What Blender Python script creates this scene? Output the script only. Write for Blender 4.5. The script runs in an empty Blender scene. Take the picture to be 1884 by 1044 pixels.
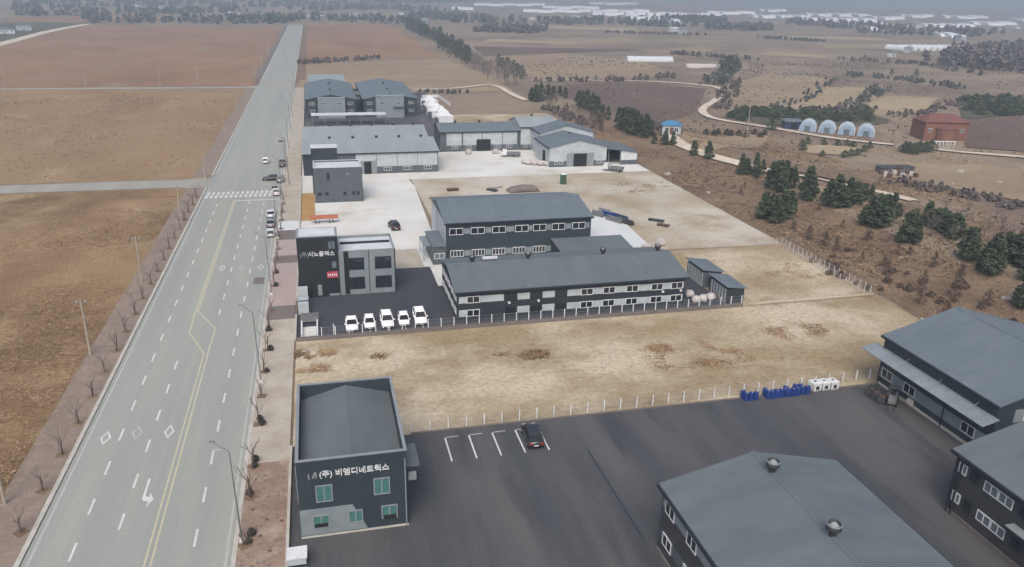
import bpy, bmesh, math, random
from mathutils import Vector, Matrix, noise as mnoise
random.seed(7)
S = bpy.context.scene
COL = S.collection
R = math.radians
# ------------------------------------------------------------------ camera
FPX, CAMH = 1450.0, 43.0
rho, th, hd = math.atan(.021), R(20.57), R(13.98)
fw = Vector((math.sin(hd)*math.cos(th), math.cos(hd)*math.cos(th), -math.sin(th)))
rt0 = Vector((math.cos(hd), -math.sin(hd), 0)); up0 = rt0.cross(fw)
rt = rt0*math.cos(rho)+up0*math.sin(rho); up = -rt0*math.sin(rho)+up0*math.cos(rho)
CP = Vector((0, 0, CAMH))
cam = bpy.data.cameras.new('camera'); camo = bpy.data.objects.new('camera', cam); COL.objects.link(camo)
camo.matrix_world = Matrix(((rt.x, up.x, -fw.x, CP.x), (rt.y, up.y, -fw.y, CP.y), (rt.z, up.z, -fw.z, CP.z), (0, 0, 0, 1)))
cam.sensor_width = 36; cam.lens = 36*FPX/1884; cam.clip_start = .5; cam.clip_end = 40000
S.camera = camo
# ------------------------------------------------------------------ sky, sun, exposure
SUN_EL, SUN_AZ = R(48), R(200)          # azimuth clockwise from +Y
W = bpy.data.worlds.new('World'); S.world = W; W.use_nodes = True
nt = W.node_tree; bg = nt.nodes['Background']
sky = nt.nodes.new('ShaderNodeTexSky'); sky.sky_type = 'NISHITA'; sky.sun_disc = False
sky.sun_elevation = SUN_EL; sky.sun_rotation = SUN_AZ; sky.air_density = .85; sky.dust_density = 5.0; sky.ozone_density = .7
nt.links.new(sky.outputs[0], bg.inputs[0]); bg.inputs[1].default_value = 0.13
sl = bpy.data.lights.new('sun', 'SUN'); sl.energy = 1.5; sl.angle = R(35); sl.color = (1, .97, .93)
so = bpy.data.objects.new('sun', sl); COL.objects.link(so)
so.rotation_euler = Vector((-math.sin(SUN_AZ)*math.cos(SUN_EL), -math.cos(SUN_AZ)*math.cos(SUN_EL), -math.sin(SUN_EL))).to_track_quat('-Z', 'Y').to_euler()
vs = S.view_settings; vs.view_transform = 'Standard'; vs.look = 'None'; vs.exposure = 0.74; vs.gamma = 1; vs.use_curve_mapping = False
S.cycles.use_denoising = True; S.cycles.max_bounces = 5; S.cycles.volume_bounces = 0

# ------------------------------------------------------------------ terrain height and pixel helper
def sm(a, b, x):
    t = max(0, min(1, (x-a)/(b-a))); return t*t*(3-2*t)
def hgt(x, y):
    z = -.05
    if x > 82:
        z += 3.0*math.exp(-((x-106)/11.5)**2)*sm(45, 95, y)*(1-sm(235, 300, y))
        z += sm(84, 110, x)*(.45*math.sin(x*.051+1)*math.cos(y*.043)+.2*math.sin(x*.13+y*.09))*(1-sm(260, 420, x))*(1-sm(330, 460, y))
    return z
def ray(px, py):
    return fw+rt*((px-942)/FPX)+up*((522-py)/FPX)
def g(px, py, z=None):
    d = ray(px, py); zz = -.05 if z is None else z
    for _ in range(8 if z is None else 1):
        p = CP+d*((zz-CAMH)/d.z)
        if z is None: zz = .5*zz+.5*hgt(p.x, p.y)
    p.z = zz
    return p
# ------------------------------------------------------------------ materials
GAIN = 1.5
def lin(c): c /= 255; return c/12.92 if c <= .04045 else ((c+.055)/1.055)**2.4
def C(r, g_, b, k=1.0): return tuple(min(.85, lin(v)/GAIN*k) for v in (r, g_, b))
MATS = {}
def mat(name, c1, c2=None, scale=1.0, stretch=(1, 1, 1), c3=None, scale2=None, rough=.8, bump=0, bscale=None, metal=0, spec=.3, lo=.35, hi=.65, fine=.12, fscale=6):
    m = bpy.data.materials.new(name); m.use_nodes = True; t = m.node_tree; N = t.nodes; L = t.links
    b = N['Principled BSDF']; b.inputs['Roughness'].default_value = rough; b.inputs['Metallic'].default_value = metal
    b.inputs['Specular IOR Level'].default_value = spec
    if c2 is None and bump == 0:
        b.inputs['Base Color'].default_value = (*c1, 1)
    else:
        geo = N.new('ShaderNodeNewGeometry'); mp = N.new('ShaderNodeMapping'); mp.inputs['Scale'].default_value = stretch
        L.new(geo.outputs['Position'], mp.inputs['Vector'])
        def nz(s, det=5, v=mp):
            n = N.new('ShaderNodeTexNoise'); n.inputs['Scale'].default_value = s; n.inputs['Detail'].default_value = det; n.inputs['Roughness'].default_value = .6
            L.new(v.outputs[0], n.inputs['Vector']); return n
        def mr(src, a, b_, c=0, d=1):
            n = N.new('ShaderNodeMapRange'); n.inputs[1].default_value = a; n.inputs[2].default_value = b_; n.inputs[3].default_value = c; n.inputs[4].default_value = d
            L.new(src, n.inputs[0]); return n.outputs[0]
        def mix(f, a, b_, bt='MIX'):
            n = N.new('ShaderNodeMix'); n.data_type = 'RGBA'; n.blend_type = bt
            if isinstance(f, float): n.inputs[0].default_value = f
            else: L.new(f, n.inputs[0])
            for i, v in ((6, a), (7, b_)):
                if isinstance(v, tuple): n.inputs[i].default_value = (*v, 1)
                else: L.new(v, n.inputs[i])
            return n.outputs[2]
        n1 = nz(scale); col = mix(mr(n1.outputs[0], lo, hi), c1, c2 or c1)
        if c3: n2 = nz(scale2 or scale*4.3); col = mix(mr(n2.outputs[0], .5, .72), col, c3)
        if fine:
            gn = N.new('ShaderNodeMapping'); L.new(geo.outputs['Position'], gn.inputs['Vector'])
            n3 = nz(fscale, 4, gn); f = mr(n3.outputs[0], .3, .7, 1-fine, 1+fine)
            vm = N.new('ShaderNodeVectorMath'); vm.operation = 'SCALE'; L.new(col, vm.inputs[0]); L.new(f, vm.inputs[3]); col = vm.outputs[0]
        L.new(col, b.inputs['Base Color'])
        if bump:
            n4 = nz(bscale or fscale, 6); bp = N.new('ShaderNodeBump'); bp.inputs['Strength'].default_value = bump; bp.inputs['Distance'].default_value = .15
            L.new(n4.outputs[0], bp.inputs['Height']); L.new(bp.outputs[0], b.inputs['Normal'])
    MATS[name] = m; return m
def siding(name, c, pitch=.25, axis='Z', rough=.5, depth=.35, var=.12):
    m = bpy.data.materials.new(name); m.use_nodes = True; t = m.node_tree; N = t.nodes; L = t.links
    b = N['Principled BSDF']; b.inputs['Roughness'].default_value = rough; b.inputs['Specular IOR Level'].default_value = .35
    geo = N.new('ShaderNodeNewGeometry'); w = N.new('ShaderNodeTexWave'); w.wave_type = 'BANDS'; w.bands_direction = axis; w.wave_profile = 'SAW'
    w.inputs['Scale'].default_value = 1/pitch*.314; w.inputs['Distortion'].default_value = 0
    L.new(geo.outputs['Position'], w.inputs['Vector'])
    n = N.new('ShaderNodeTexNoise'); n.inputs['Scale'].default_value = .7; n.inputs['Detail'].default_value = 5; L.new(geo.outputs['Position'], n.inputs['Vector'])
    mr = N.new('ShaderNodeMapRange'); mr.inputs[1].default_value = .3; mr.inputs[2].default_value = .7; mr.inputs[3].default_value = 1-var; mr.inputs[4].default_value = 1+var
    L.new(n.outputs[0], mr.inputs[0])
    vm = N.new('ShaderNodeVectorMath'); vm.operation = 'SCALE'; vm.inputs[0].default_value = c; L.new(mr.outputs[0], vm.inputs[3]); L.new(vm.outputs[0], b.inputs['Base Color'])
    bp = N.new('ShaderNodeBump'); bp.inputs['Strength'].default_value = depth; bp.inputs['Distance'].default_value = .03; L.new(w.outputs[0], bp.inputs['Height']); L.new(bp.outputs[0], b.inputs['Normal'])
    MATS[name] = m; return m
# ground covers
mat('earth', C(150, 133, 112), C(122, 106, 91), .012, lo=.4, hi=.6, c3=C(160, 144, 122), scale2=.03, fine=.15, fscale=.8, rough=.95, bump=.5, bscale=1.2)
mat('field_near', C(156, 129, 94), C(122, 97, 68), .045, (1, .8, 1), c3=C(172, 148, 114), scale2=.1, lo=.42, hi=.62, fine=.3, fscale=2.2, rough=.95, bump=.7, bscale=2.2)
mat('field_mid', C(162, 136, 102), C(138, 111, 82), .035, (1, .6, 1), c3=C(170, 146, 112), scale2=.07, fine=.16, fscale=.7, rough=.95, bump=.5, bscale=1.5)
mat('field_red', C(162, 124, 92), C(138, 106, 82), .02, (1, .45, 1), c3=C(154, 130, 108), scale2=.05, fine=.12, fscale=.4, rough=.95)
mat('sand', C(204, 190, 164), C(164, 146, 114), .06, (.8, 1, 1), c3=C(144, 122, 90), scale2=.1, lo=.42, hi=.6, fine=.22, fscale=1.6, rough=.95, bump=.5, bscale=2.0)
mat('sand_grey', C(204, 197, 182), C(178, 166, 144), .04, lo=.42, hi=.6, c3=C(166, 148, 120), scale2=.09, fine=.12, fscale=1.3, rough=.95, bump=.3, bscale=2.0)
mat('slope_earth', C(138, 117, 95), C(118, 97, 79), .06, c3=C(140, 120, 94), scale2=.2, fine=.22, fscale=1.0, rough=.95, bump=.7, bscale=1.6)
mat('tilled', C(116, 97, 86), C(102, 84, 75), .03, (1, .4, 1), fine=.12, fscale=.8, rough=.95)
mat('straw', C(166, 147, 120), C(150, 130, 105), .03, (.6, 1, 1), c3=C(140, 122, 98), scale2=.1, fine=.12, fscale=.7, rough=.95)
mat('straw_pale', C(178, 160, 132), C(164, 144, 115), .03, fine=.1, fscale=.7, rough=.95)
mat('brush_green', C(80, 82, 66), C(98, 94, 74), .08, fine=.2, fscale=.8, rough=.95)
mat('path', C(226, 214, 196), C(208, 194, 174), .2, fine=.12, fscale=1.5, rough=.9)
mat('road', C(169, 173, 163), C(158, 160, 157), .3, (1, .035, 1), c3=C(172, 171, 163), scale2=.5, fine=.06, fscale=3, rough=.85)
mat('road_far', C(172, 170, 160), C(160, 157, 148), .2, (1, .05, 1), fine=.05, fscale=2, rough=.85)
mat('yard_asphalt', C(76, 79, 83), C(99, 96, 96), .16, (1, .16, 1), c3=C(68, 70, 75), scale2=.3, fine=.1, fscale=3, rough=.8)
mat('yard_dark', C(66, 69, 77), C(74, 75, 80), .15, fine=.08, fscale=3, rough=.8)
mat('concrete', C(234, 234, 229), C(218, 217, 210), .07, c3=C(200, 194, 180), scale2=.1, fine=.05, fscale=2, rough=.85)
mat('concrete_white', C(226, 230, 230), C(214, 218, 218), .2, fine=.04, fscale=2, rough=.85)
mat('paving_left', C(152, 136, 122), C(138, 122, 110), .3, c3=C(162, 147, 132), scale2=.9, fine=.14, fscale=3, rough=.9, bump=.3, bscale=4)
mat('paving_right', C(164, 140, 124), C(148, 126, 112), .35, c3=C(182, 168, 150), scale2=.6, fine=.12, fscale=2.5, rough=.9, bump=.2, bscale=4)
mat('tile_brown', C(144, 126, 113), C(132, 116, 104), .8, fine=.1, fscale=3, rough=.9)
mat('paving_pale', C(196, 188, 174), C(178, 168, 152), .3, fine=.1, fscale=2.5, rough=.9)
mat('paving_pink', C(186, 170, 164), C(176, 160, 154), .3, fine=.06, fscale=2.5, rough=.9)
mat('paving_dark', C(128, 120, 116), C(118, 110, 106), .4, fine=.08, fscale=3, rough=.9)
mat('kerb', C(206, 202, 194), C(186, 182, 172), .6, fine=.08, fscale=3, rough=.85)
mat('paint_white', C(232, 232, 228), C(210, 210, 206), 1.5, fine=.06, fscale=6, rough=.7)
mat('paint_worn', C(196, 198, 194), C(176, 179, 176), 2.5, fine=.1, fscale=8, rough=.75)
mat('paint_yellow', C(216, 208, 172), C(198, 192, 162), 1.5, fine=.08, fscale=6, rough=.7)
mat('soil_gold', C(190, 152, 98), C(176, 138, 88), .3, fine=.1, fscale=2, rough=.95)
# building skins
for sfx, st in (('', (1.4, .22, 1)), ('_y', (.22, 1.4, 1))):
    mat('roof_grey'+sfx, C(112, 121, 123), C(101, 110, 114), .35, st, c3=C(106, 113, 118), scale2=1.1, fine=.05, fscale=.6, rough=.6, spec=.3)
    mat('roof_slate'+sfx, C(106, 118, 125), C(116, 126, 132), .35, st, c3=C(102, 115, 123), scale2=1.1, fine=.05, fscale=.6, rough=.6, spec=.3)
    mat('roof_pale'+sfx, C(160, 168, 171), C(146, 155, 159), .3, st, c3=C(152, 158, 162), scale2=1.0, fine=.05, fscale=.6, rough=.6, spec=.3)
mat('roof_white', C(226, 230, 232), C(206, 211, 214), .3, fine=.05, fscale=1, rough=.6)
mat('roof_blue', C(84, 140, 180), C(74, 128, 168), .4, rough=.5)
mat('roof_terracotta', C(132, 88, 80), C(118, 78, 72), .8, fine=.12, fscale=4, rough=.8)
siding('wall_charcoal', C(52, 60, 67), .5, 'Z'); siding('wall_slate', C(55, 67, 74), .6, 'Z'); siding('wall_black', C(41, 45, 50), .6, 'Z', var=.08)
siding('wall_brown', C(76, 77, 81), .35, 'Z', depth=.8); siding('wall_grey', C(138, 148, 152), 1.0, 'X', depth=.2); siding('wall_pale', C(190, 198, 202), 1.0, 'X', depth=.2)
siding('wall_mid', C(92, 100, 106), .5, 'Z'); siding('wall_white', C(222, 226, 228), .5, 'X', depth=.2)
mat('brick_red', C(142, 102, 84), C(128, 90, 74), .6, fine=.15, fscale=3, rough=.9)
mat('trim_dark', C(48, 54, 62), C(42, 48, 56), 1, rough=.5); mat('trim_grey', C(150, 156, 160), C(140, 146, 150), 1, rough=.5)
mat('white_frame', C(236, 238, 240), C(222, 224, 226), 2, rough=.5)
mat('glass', (.015, .02, .026), rough=.08, spec=.6); mat('glass_teal', C(84, 134, 126), C(70, 116, 112), 1.5, rough=.15, spec=.6); mat('glass_grey', C(120, 134, 140), C(100, 112, 120), 2, rough=.2, spec=.6)
mat('void', (.012, .013, .015), rough=.9)
mat('poly_film', C(222, 228, 232), C(206, 214, 220), .5, rough=.45, fine=.04); mat('poly_blue', C(166, 188, 208), C(150, 174, 198), .8, rough=.45, fine=.05)
mat('canvas_white', C(238, 240, 242), C(226, 229, 232), .6, rough=.7); mat('sack', C(212, 206, 204), C(196, 188, 184), 2, rough=.8)
mat('canopy_sheet', C(150, 160, 166), C(132, 142, 148), .8, rough=.4)
mat('steel', C(150, 152, 152), C(132, 134, 135), 2, rough=.45, metal=.3); mat('steel_dark', C(76, 78, 80), C(64, 66, 68), 2, rough=.6); mat('pole_concrete', C(186, 174, 156), C(170, 158, 140), 1.5, rough=.9)
mat('rust', C(116, 86, 72), C(96, 74, 64), 2, rough=.9); mat('orange_paint', C(196, 122, 92), C(180, 110, 84), 1.5, rough=.7); mat('green_paint', C(46, 122, 92), C(40, 108, 82), 1.5, rough=.5)
mat('blue_plastic', C(34, 66, 140), C(28, 56, 122), 3, rough=.45); mat('white_plastic', C(236, 238, 238), C(220, 222, 222), 2, rough=.5)
mat('red_sign', C(196, 84, 100), C(182, 70, 88), 3, rough=.6); mat('sign_white', C(235, 238, 240), C(225, 228, 230), 3, rough=.5); mat('sign_grey', C(150, 154, 158), C(140, 144, 148), 3, rough=.5)
mat('car_glass', (.012, .014, .017), rough=.2, spec=.2); mat('car_white', (.8, .8, .8), rough=.25, spec=.5); mat('car_black', (.022, .024, .028), rough=.25, spec=.5); mat('car_grey', (.2, .21, .22), rough=.3, spec=.5); mat('car_silver', (.5, .51, .52), rough=.3, spec=.5); mat('car_navy', (.03, .045, .09), rough=.3, spec=.5)
mat('tyre', (.02, .02, .021), rough=.9); mat('rim', (.35, .36, .37), rough=.4, metal=.4); mat('lamp_glass', (.6, .62, .64), rough=.15); mat('tail_lamp', (.3, .02, .02), rough=.2)
mat('pine', (.042, .064, .036), (.078, .088, .048), .35, c3=(.032, .046, .03), scale2=1.6, rough=.85, fine=.3, fscale=2)
mat('pine_far', (.05, .064, .048), (.075, .082, .058), .15, rough=.9, fine=.25, fscale=.5)
mat('rusty_shrub', (.115, .078, .056), (.085, .06, .044), .6, rough=.95, fine=.3, fscale=2)
mat('twig', (.15, .125, .115), (.11, .09, .082), .8, rough=.95, fine=.2, fscale=2); mat('bark', (.085, .065, .05), (.06, .046, .036), 1.5, rough=.95, fine=.2, fscale=4)
mat('wood_far', (.085, .094, .086), (.115, .115, .1), .02, rough=1, fine=.25, fscale=.1); mat('wood_bare', (.13, .11, .105), (.1, .086, .084), .02, rough=1, fine=.2, fscale=.1)
mat('hill', (.10, .11, .11), (.13, .125, .115), .004, rough=1, fine=.2, fscale=.02)
mat('straw_tuft', C(178, 150, 116), C(142, 114, 84), .06, c3=C(190, 166, 132), scale2=.6, rough=.95, fine=.3, fscale=1.5)
mat('weed_brown', C(150, 124, 92), C(124, 100, 72), .6, rough=.95, fine=.2, fscale=2)
mat('shrub_dark', (.035, .035, .026), (.055, .05, .036), 1, rough=.95, fine=.3, fscale=3)
mat('stone', C(176, 168, 154), C(150, 142, 130), 1.0, rough=.9, fine=.12, fscale=3)

# ------------------------------------------------------------------ mesh helpers
ORG = {}
class MB:
    def __init__(s): s.v = []; s.f = []
    def add(s, vs, fs):
        o = len(s.v); s.v += [tuple(p) for p in vs]; s.f += [tuple(i+o for i in q) for q in fs]; return s
    def box(s, x0, x1, y0, y1, z0, z1):
        return s.add([(x0, y0, z0), (x1, y0, z0), (x1, y1, z0), (x0, y1, z0), (x0, y0, z1), (x1, y0, z1), (x1, y1, z1), (x0, y1, z1)],
                     [(0, 3, 2, 1), (4, 5, 6, 7), (0, 1, 5, 4), (1, 2, 6, 5), (2, 3, 7, 6), (3, 0, 4, 7)])
    def hexa(s, b, t):      # bottom 4 and top 4 points, counter-clockwise from above
        return s.add(list(b)+list(t), [(0, 3, 2, 1), (4, 5, 6, 7), (0, 1, 5, 4), (1, 2, 6, 5), (2, 3, 7, 6), (3, 0, 4, 7)])
    def poly(s, pts): return s.add(pts, [tuple(range(len(pts)))])
    def prism(s, pts, z0, z1):
        n = len(pts); return s.add([(p[0], p[1], z0) for p in pts]+[(p[0], p[1], z1) for p in pts], [tuple(range(n-1, -1, -1)), tuple(range(n, 2*n))]+[(i, (i+1) % n, n+(i+1) % n, n+i) for i in range(n)])
    def extr(s, pts, d):    # extrude any planar polygon by vector d
        n = len(pts); d = Vector(d); a = [Vector(p) for p in pts]
        return s.add(a+[p+d for p in a], [tuple(range(n-1, -1, -1)), tuple(range(n, 2*n))]+[(i, (i+1) % n, n+(i+1) % n, n+i) for i in range(n)])
    def tube(s, p0, p1, r0, r1=None, n=6, cap=True):
        p0 = Vector(p0); p1 = Vector(p1); r1 = r0 if r1 is None else r1; d = p1-p0
        if d.length < 1e-6: return s
        d.normalize(); a = d.cross(Vector((0, 0, 1)) if abs(d.z) < .9 else Vector((1, 0, 0))).normalized(); b = d.cross(a)
        vs = []
        for p, r in ((p0, r0), (p1, r1)):
            for i in range(n): t = 2*math.pi*i/n; vs.append(p+(a*math.cos(t)+b*math.sin(t))*r)
        fs = [(i, i+n, (i+1) % n+n, (i+1) % n) for i in range(n)]
        if cap: fs += [tuple(range(n)), tuple(range(2*n-1, n-1, -1))]
        return s.add(vs, fs)
    def lathe(s, prof, n=12, c=(0, 0, 0)):
        vs = [(c[0]+r*math.cos(2*math.pi*i/n), c[1]+r*math.sin(2*math.pi*i/n), c[2]+z) for r, z in prof for i in range(n)]
        fs = [(k*n+i, k*n+(i+1) % n, (k+1)*n+(i+1) % n, (k+1)*n+i) for k in range(len(prof)-1) for i in range(n)]
        return s.add(vs, fs)
    def mesh(s, name, m, smooth=False, off=None):
        me = bpy.data.meshes.new(name)
        v = s.v if off is None else [(p[0]-off[0], p[1]-off[1], p[2]-off[2]) for p in s.v]
        me.from_pydata(v, [], s.f); me.materials.append(MATS[m])
        if smooth:
            for p in me.polygons: p.use_smooth = True
        me.update(); return me
    def build(s, name, m, parent=None, local=False, smooth=False):
        off = None
        if parent is not None and not local: off = ORG.get(parent.name)
        return obj(name, s.mesh(name, m, smooth, off), parent)
def obj(name, me, parent=None, loc=None, rz=0):
    o = bpy.data.objects.new(name, me); COL.objects.link(o)
    if parent is not None: o.parent = parent
    if loc is not None: o.location = loc
    if rz: o.rotation_euler = (0, 0, rz)
    return o
def thing(name, label, cat, loc=(0, 0, 0), rz=0, group=None):
    o = bpy.data.objects.new(name, None); COL.objects.link(o); o.location = loc; o.rotation_euler = (0, 0, rz); o.empty_display_size = .3
    o['label'] = label; o['category'] = cat
    if group: o['group'] = group
    ORG[o.name] = tuple(loc); return o
def tag(o, label, cat, group=None):
    o['label'] = label; o['category'] = cat
    if group: o['group'] = group
    return o
def struct(name, mb, m, parent=None, kind='structure'):
    o = mb.build(name, m, parent)
    if parent is None: o['kind'] = kind
    return o
def copy_tree(o, parent=None):
    c = o.copy(); COL.objects.link(c)
    if parent is not None: c.parent = parent
    for ch in o.children: copy_tree(ch, c)
    return c
def rect(x0, x1, y0, y1, z): return MB().poly([(x0, y0, z), (x1, y0, z), (x1, y1, z), (x0, y1, z)])
def wob(p, a=.6, s=.15): return a*mnoise.noise(Vector((p.x*s, p.y*s, 3.1))), a*mnoise.noise(Vector((p.x*s, p.y*s, 9.7)))
def sheet(name, pts, m, off=.06, wobble=0, step=8, parent=None):
    """flat or draped ground sheet through ground points (Vectors)"""
    P = []
    n = len(pts)
    for i in range(n):
        a, b = pts[i], pts[(i+1) % n]; k = max(1, int((b-a).length/step))
        for j in range(k):
            q = a.lerp(b, j/k)
            if wobble:
                dx, dy = wob(q, wobble, .12 if wobble < 2 else .03); q = Vector((q.x+dx, q.y+dy, 0))
            P.append(q)
    bm = bmesh.new(); vs = [bm.verts.new((p.x, p.y, 0)) for p in P]; bm.faces.new(vs)
    bmesh.ops.triangulate(bm, faces=bm.faces[:])
    cx = sum(p.x for p in P)/len(P); cy = sum(p.y for p in P)/len(P)
    if cx > 80 and cy < 480 and cx < 450:
        for _ in range(4):
            ed = [e for e in bm.edges if e.calc_length() > 9]
            if not ed: break
            bmesh.ops.subdivide_edges(bm, edges=ed, cuts=1); bmesh.ops.triangulate(bm, faces=[f for f in bm.faces if len(f.verts) > 3])
    for v in bm.verts: v.co.z = hgt(v.co.x, v.co.y)+off
    for f in bm.faces:
        f.normal_update()
        if f.normal.z < 0: f.normal_flip()
    me = bpy.data.meshes.new(name); bm.to_mesh(me); bm.free(); me.materials.append(MATS[m])
    o = obj(name, me, parent)
    if parent is None: o['kind'] = 'structure'
    return o
def ribbon(name, pts, w, m, off=.1, step=3, wobble=.3):
    P = []
    for i in range(len(pts)-1):
        k = max(1, int((pts[i+1]-pts[i]).length/step))
        p0 = pts[max(0, i-1)]; p1 = pts[i]; p2 = pts[i+1]; p3 = pts[min(len(pts)-1, i+2)]
        for j in range(k):
            t = j/k; P.append(.5*((2*p1)+(p2-p0)*t+(2*p0-5*p1+4*p2-p3)*t*t+(3*p1-p0-3*p2+p3)*t*t*t))
    P.append(pts[-1]); mb = MB(); V = []
    for i, p in enumerate(P):
        d = (P[min(i+1, len(P)-1)]-P[max(i-1, 0)]); nrm = Vector((-d.y, d.x, 0)).normalized(); ww = w/2+wobble*mnoise.noise(Vector((i*.3, w, 0)))
        for s in (1, 0, -1):
            q = p+nrm*ww*s; V.append((q.x, q.y, hgt(q.x, q.y)+off))
    F = []
    for i in range(len(P)-1):
        for k in range(2): a = i*3+k; F.append((a, a+1, a+4, a+3))
    mb.add(V, [tuple(reversed(f)) for f in F]); o = mb.build(name, m); o['kind'] = 'structure'; return o

# ================================================================== SETTING: ground
def axis(lo, hi, step, far, grow=1.25):
    a = []; v = lo
    while v <= hi: a.append(v); v += step
    st = step; v = a[-1]
    while v < far: st *= grow; v += st; a.append(v)
    st = step; v = a[0]; b = []
    while v > -far: st *= grow; v -= st; b.append(v)
    return b[::-1]+a
xs = axis(-60, 250, 3.5, 14000); ys = axis(20, 330, 4, 14000)
mb = MB(); nx = len(xs)
mb.add([(x, y, hgt(x, y)) for y in ys for x in xs], [(j*nx+i, j*nx+i+1, (j+1)*nx+i+1, (j+1)*nx+i) for j in range(len(ys)-1) for i in range(nx-1)])
struct('ground', mb, 'earth')
V2 = lambda x, y: Vector((x, y, 0))
G = lambda *ps: [g(*p) for p in ps]
# left fields
sheet('field', [V2(-29.3, 20), V2(-29.3, 183), V2(-400, 184.4), V2(-400, 20)], 'field_near', .02)
sheet('field', [V2(-29.3, 193), V2(-29.3, 364), V2(-500, 372), V2(-500, 192)], 'field_mid', .02)
sheet('field', [V2(-28, 374), V2(-28, 900)]+G((165, 47), (60, 68), (0, 88), (-60, 100), (-300, 165)), 'field_red', .02, 2)
sheet('field', G((545, 150), (553, 47), (720, 44), (770, 80), (810, 105), (690, 108), (560, 118)), 'field_red', .02, 2)
sheet('field', G((553, 122), (700, 112), (812, 108), (900, 140), (945, 168), (760, 170), (640, 172), (548, 170)), 'straw', .02, 1)
sheet('field', G((30, 32), (250, 28), (330, 33), (120, 42), (0, 38)), 'field_red', .05, 4)
sheet('field', G((0, 44), (70, 41), (160, 44), (60, 66), (0, 80), (-60, 90), (-80, 50)), 'brush_green', .05, 2)
# right side country
sheet('slope', [V2(81.6, 30), V2(81.6, 186), V2(84, 250), V2(96, 262), V2(112, 230), V2(122, 170), V2(132, 110), V2(150, 60), V2(150, 30)], 'slope_earth', .05, 1.5)
RF = [('tilled', ((985, 158), (1100, 152), (1190, 153), (1300, 164), (1278, 208), (1205, 226), (1120, 205), (1040, 178))),
      ('straw', ((925, 105), (1010, 95), (1090, 104), (1190, 112), (1235, 140), (1100, 146), (985, 147))),
      ('straw', ((1338, 205), (1352, 152), (1405, 138), (1500, 140), (1524, 146), (1490, 176), (1425, 200))),
      ('straw_pale', ((1445, 204), (1505, 162), (1625, 158), (1612, 182), (1560, 198))),
      ('straw_pale', ((1555, 208), (1630, 178), (1725, 180), (1700, 206), (1640, 214))),
      ('straw', ((1000, 72), (1150, 70), (1190, 80), (1010, 84))), ('straw', ((1220, 92), (1290, 84), (1330, 90), (1300, 96))),
      ('tilled', ((870, 86), (1000, 88), (1180, 92), (1000, 100), (890, 104))), ('straw_pale', ((900, 72), (1060, 78), (1060, 82), (890, 78))),
      ('straw_pale', ((1448, 66), (1620, 70), (1640, 75), (1470, 72))), ('straw', ((1500, 80), (1640, 82), (1700, 92), (1520, 90))),
      ('straw_pale', ((1420, 96), (1520, 102), (1520, 108), (1400, 102))), ('straw_pale', ((975, 47), (1170, 53), (1180, 60), (980, 52))),
      ('straw_pale', ((1478, 270), (1500, 268), (1595, 272), (1570, 287), (1488, 284))),
      ('straw', ((1360, 250), (1420, 245), (1400, 272), (1300, 288), (1245, 262), (1260, 246))),
      ('straw', ((1640, 300), (1884, 310), (1884, 372), (1640, 330))), ('tilled', ((1780, 222), (1884, 210), (1884, 280), (1775, 272))),
      ('brush_green', ((1345, 214), (1560, 202), (1640, 222), (1600, 232), (1420, 232))), ('brush_green', ((1765, 195), (1884, 180), (1884, 210), (1770, 220))),
      ('slope_earth', ((1420, 300), (1640, 320), (1600, 342), (1470, 320)))]
for i_, (m, ps) in enumerate(RF): sheet('field', G(*ps), m, .05+.014*i_, 1.2)
# paths
ribbon('path', G((975, 149), (1080, 149), (1190, 151), (1290, 158), (1330, 166), (1336, 174), (1318, 184), (1303, 194), (1292, 204), (1300, 214), (1330, 223), (1420, 237), (1540, 257), (1660, 270), (1760, 281), (1884, 291), (1990, 300)), 3.0, 'path', .38)
ribbon('path', G((1232, 250), (1250, 266), (1290, 283), (1345, 299), (1440, 322), (1520, 336), (1600, 352), (1680, 372)), 3.2, 'path', .4)
ribbon('path', G((762, 166), (830, 164), (905, 158), (945, 176), (968, 186)), 3, 'path', .3)
ribbon('path', G((-40, 92), (30, 74), (95, 57), (160, 45)), 9, 'path')
ribbon('path', G((1330, 124), (1290, 122), (1275, 126)), 8, 'path')
# ------------------------------------------------------------------ road
road = struct('road', rect(-24.8, -9, 15, 940, .0), 'road')
sr = struct('side_road', MB().poly([(-24.8, 180.5, .004), (-24.8, 193, .004), (-31, 191.3, .004), (-420, 192.5, .004), (-420, 184.5, .004), (-31, 183.8, .004)]), 'road_far')
struct('side_road', MB().poly([(-24.8, 363, .004), (-24.8, 376, .004), (-30, 372, .004), (-500, 375, .004), (-500, 369, .004), (-30, 367, .004)]), 'road_far')
struct('junction_surface', rect(-24.7, -9.1, 376, 398, .004), 'road_far')
def strip(name, x0, x1, y0, y1, m, z=.005, parent=road): return MB().poly([(x0, y0, z), (x1, y0, z), (x1, y1, z), (x0, y1, z)]).build(name, m, parent)
def line(name, a, b, w, m, z=.006):
    a = V2(*a); b = V2(*b); d = (b-a).normalized(); n = Vector((-d.y, d.x, 0))*w/2
    return MB().poly([(*(a-n).xy, z), (*(b-n).xy, z), (*(b+n).xy, z), (*(a+n).xy, z)]).build(name, m, road)
me_dash = MB().poly([(-.1, 0, .006), (.1, 0, .006), (.1, 2.3, .006), (-.1, 2.3, .006)]).mesh('lane_dash', 'paint_white')
def dashes(x, ys_):
    for y in ys_: obj('lane_dash', me_dash, road, (x, y, 0))
fr = lambda a, b: [a+6.03*i for i in range(int((b-a)/6.03)+1)]
dashes(-21.3, fr(57.0, 168)); dashes(-18.35, fr(60.3, 92)); dashes(-12.0, fr(56.8, 168)); dashes(-14.95, fr(106.5, 168))
fd = MB()
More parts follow.
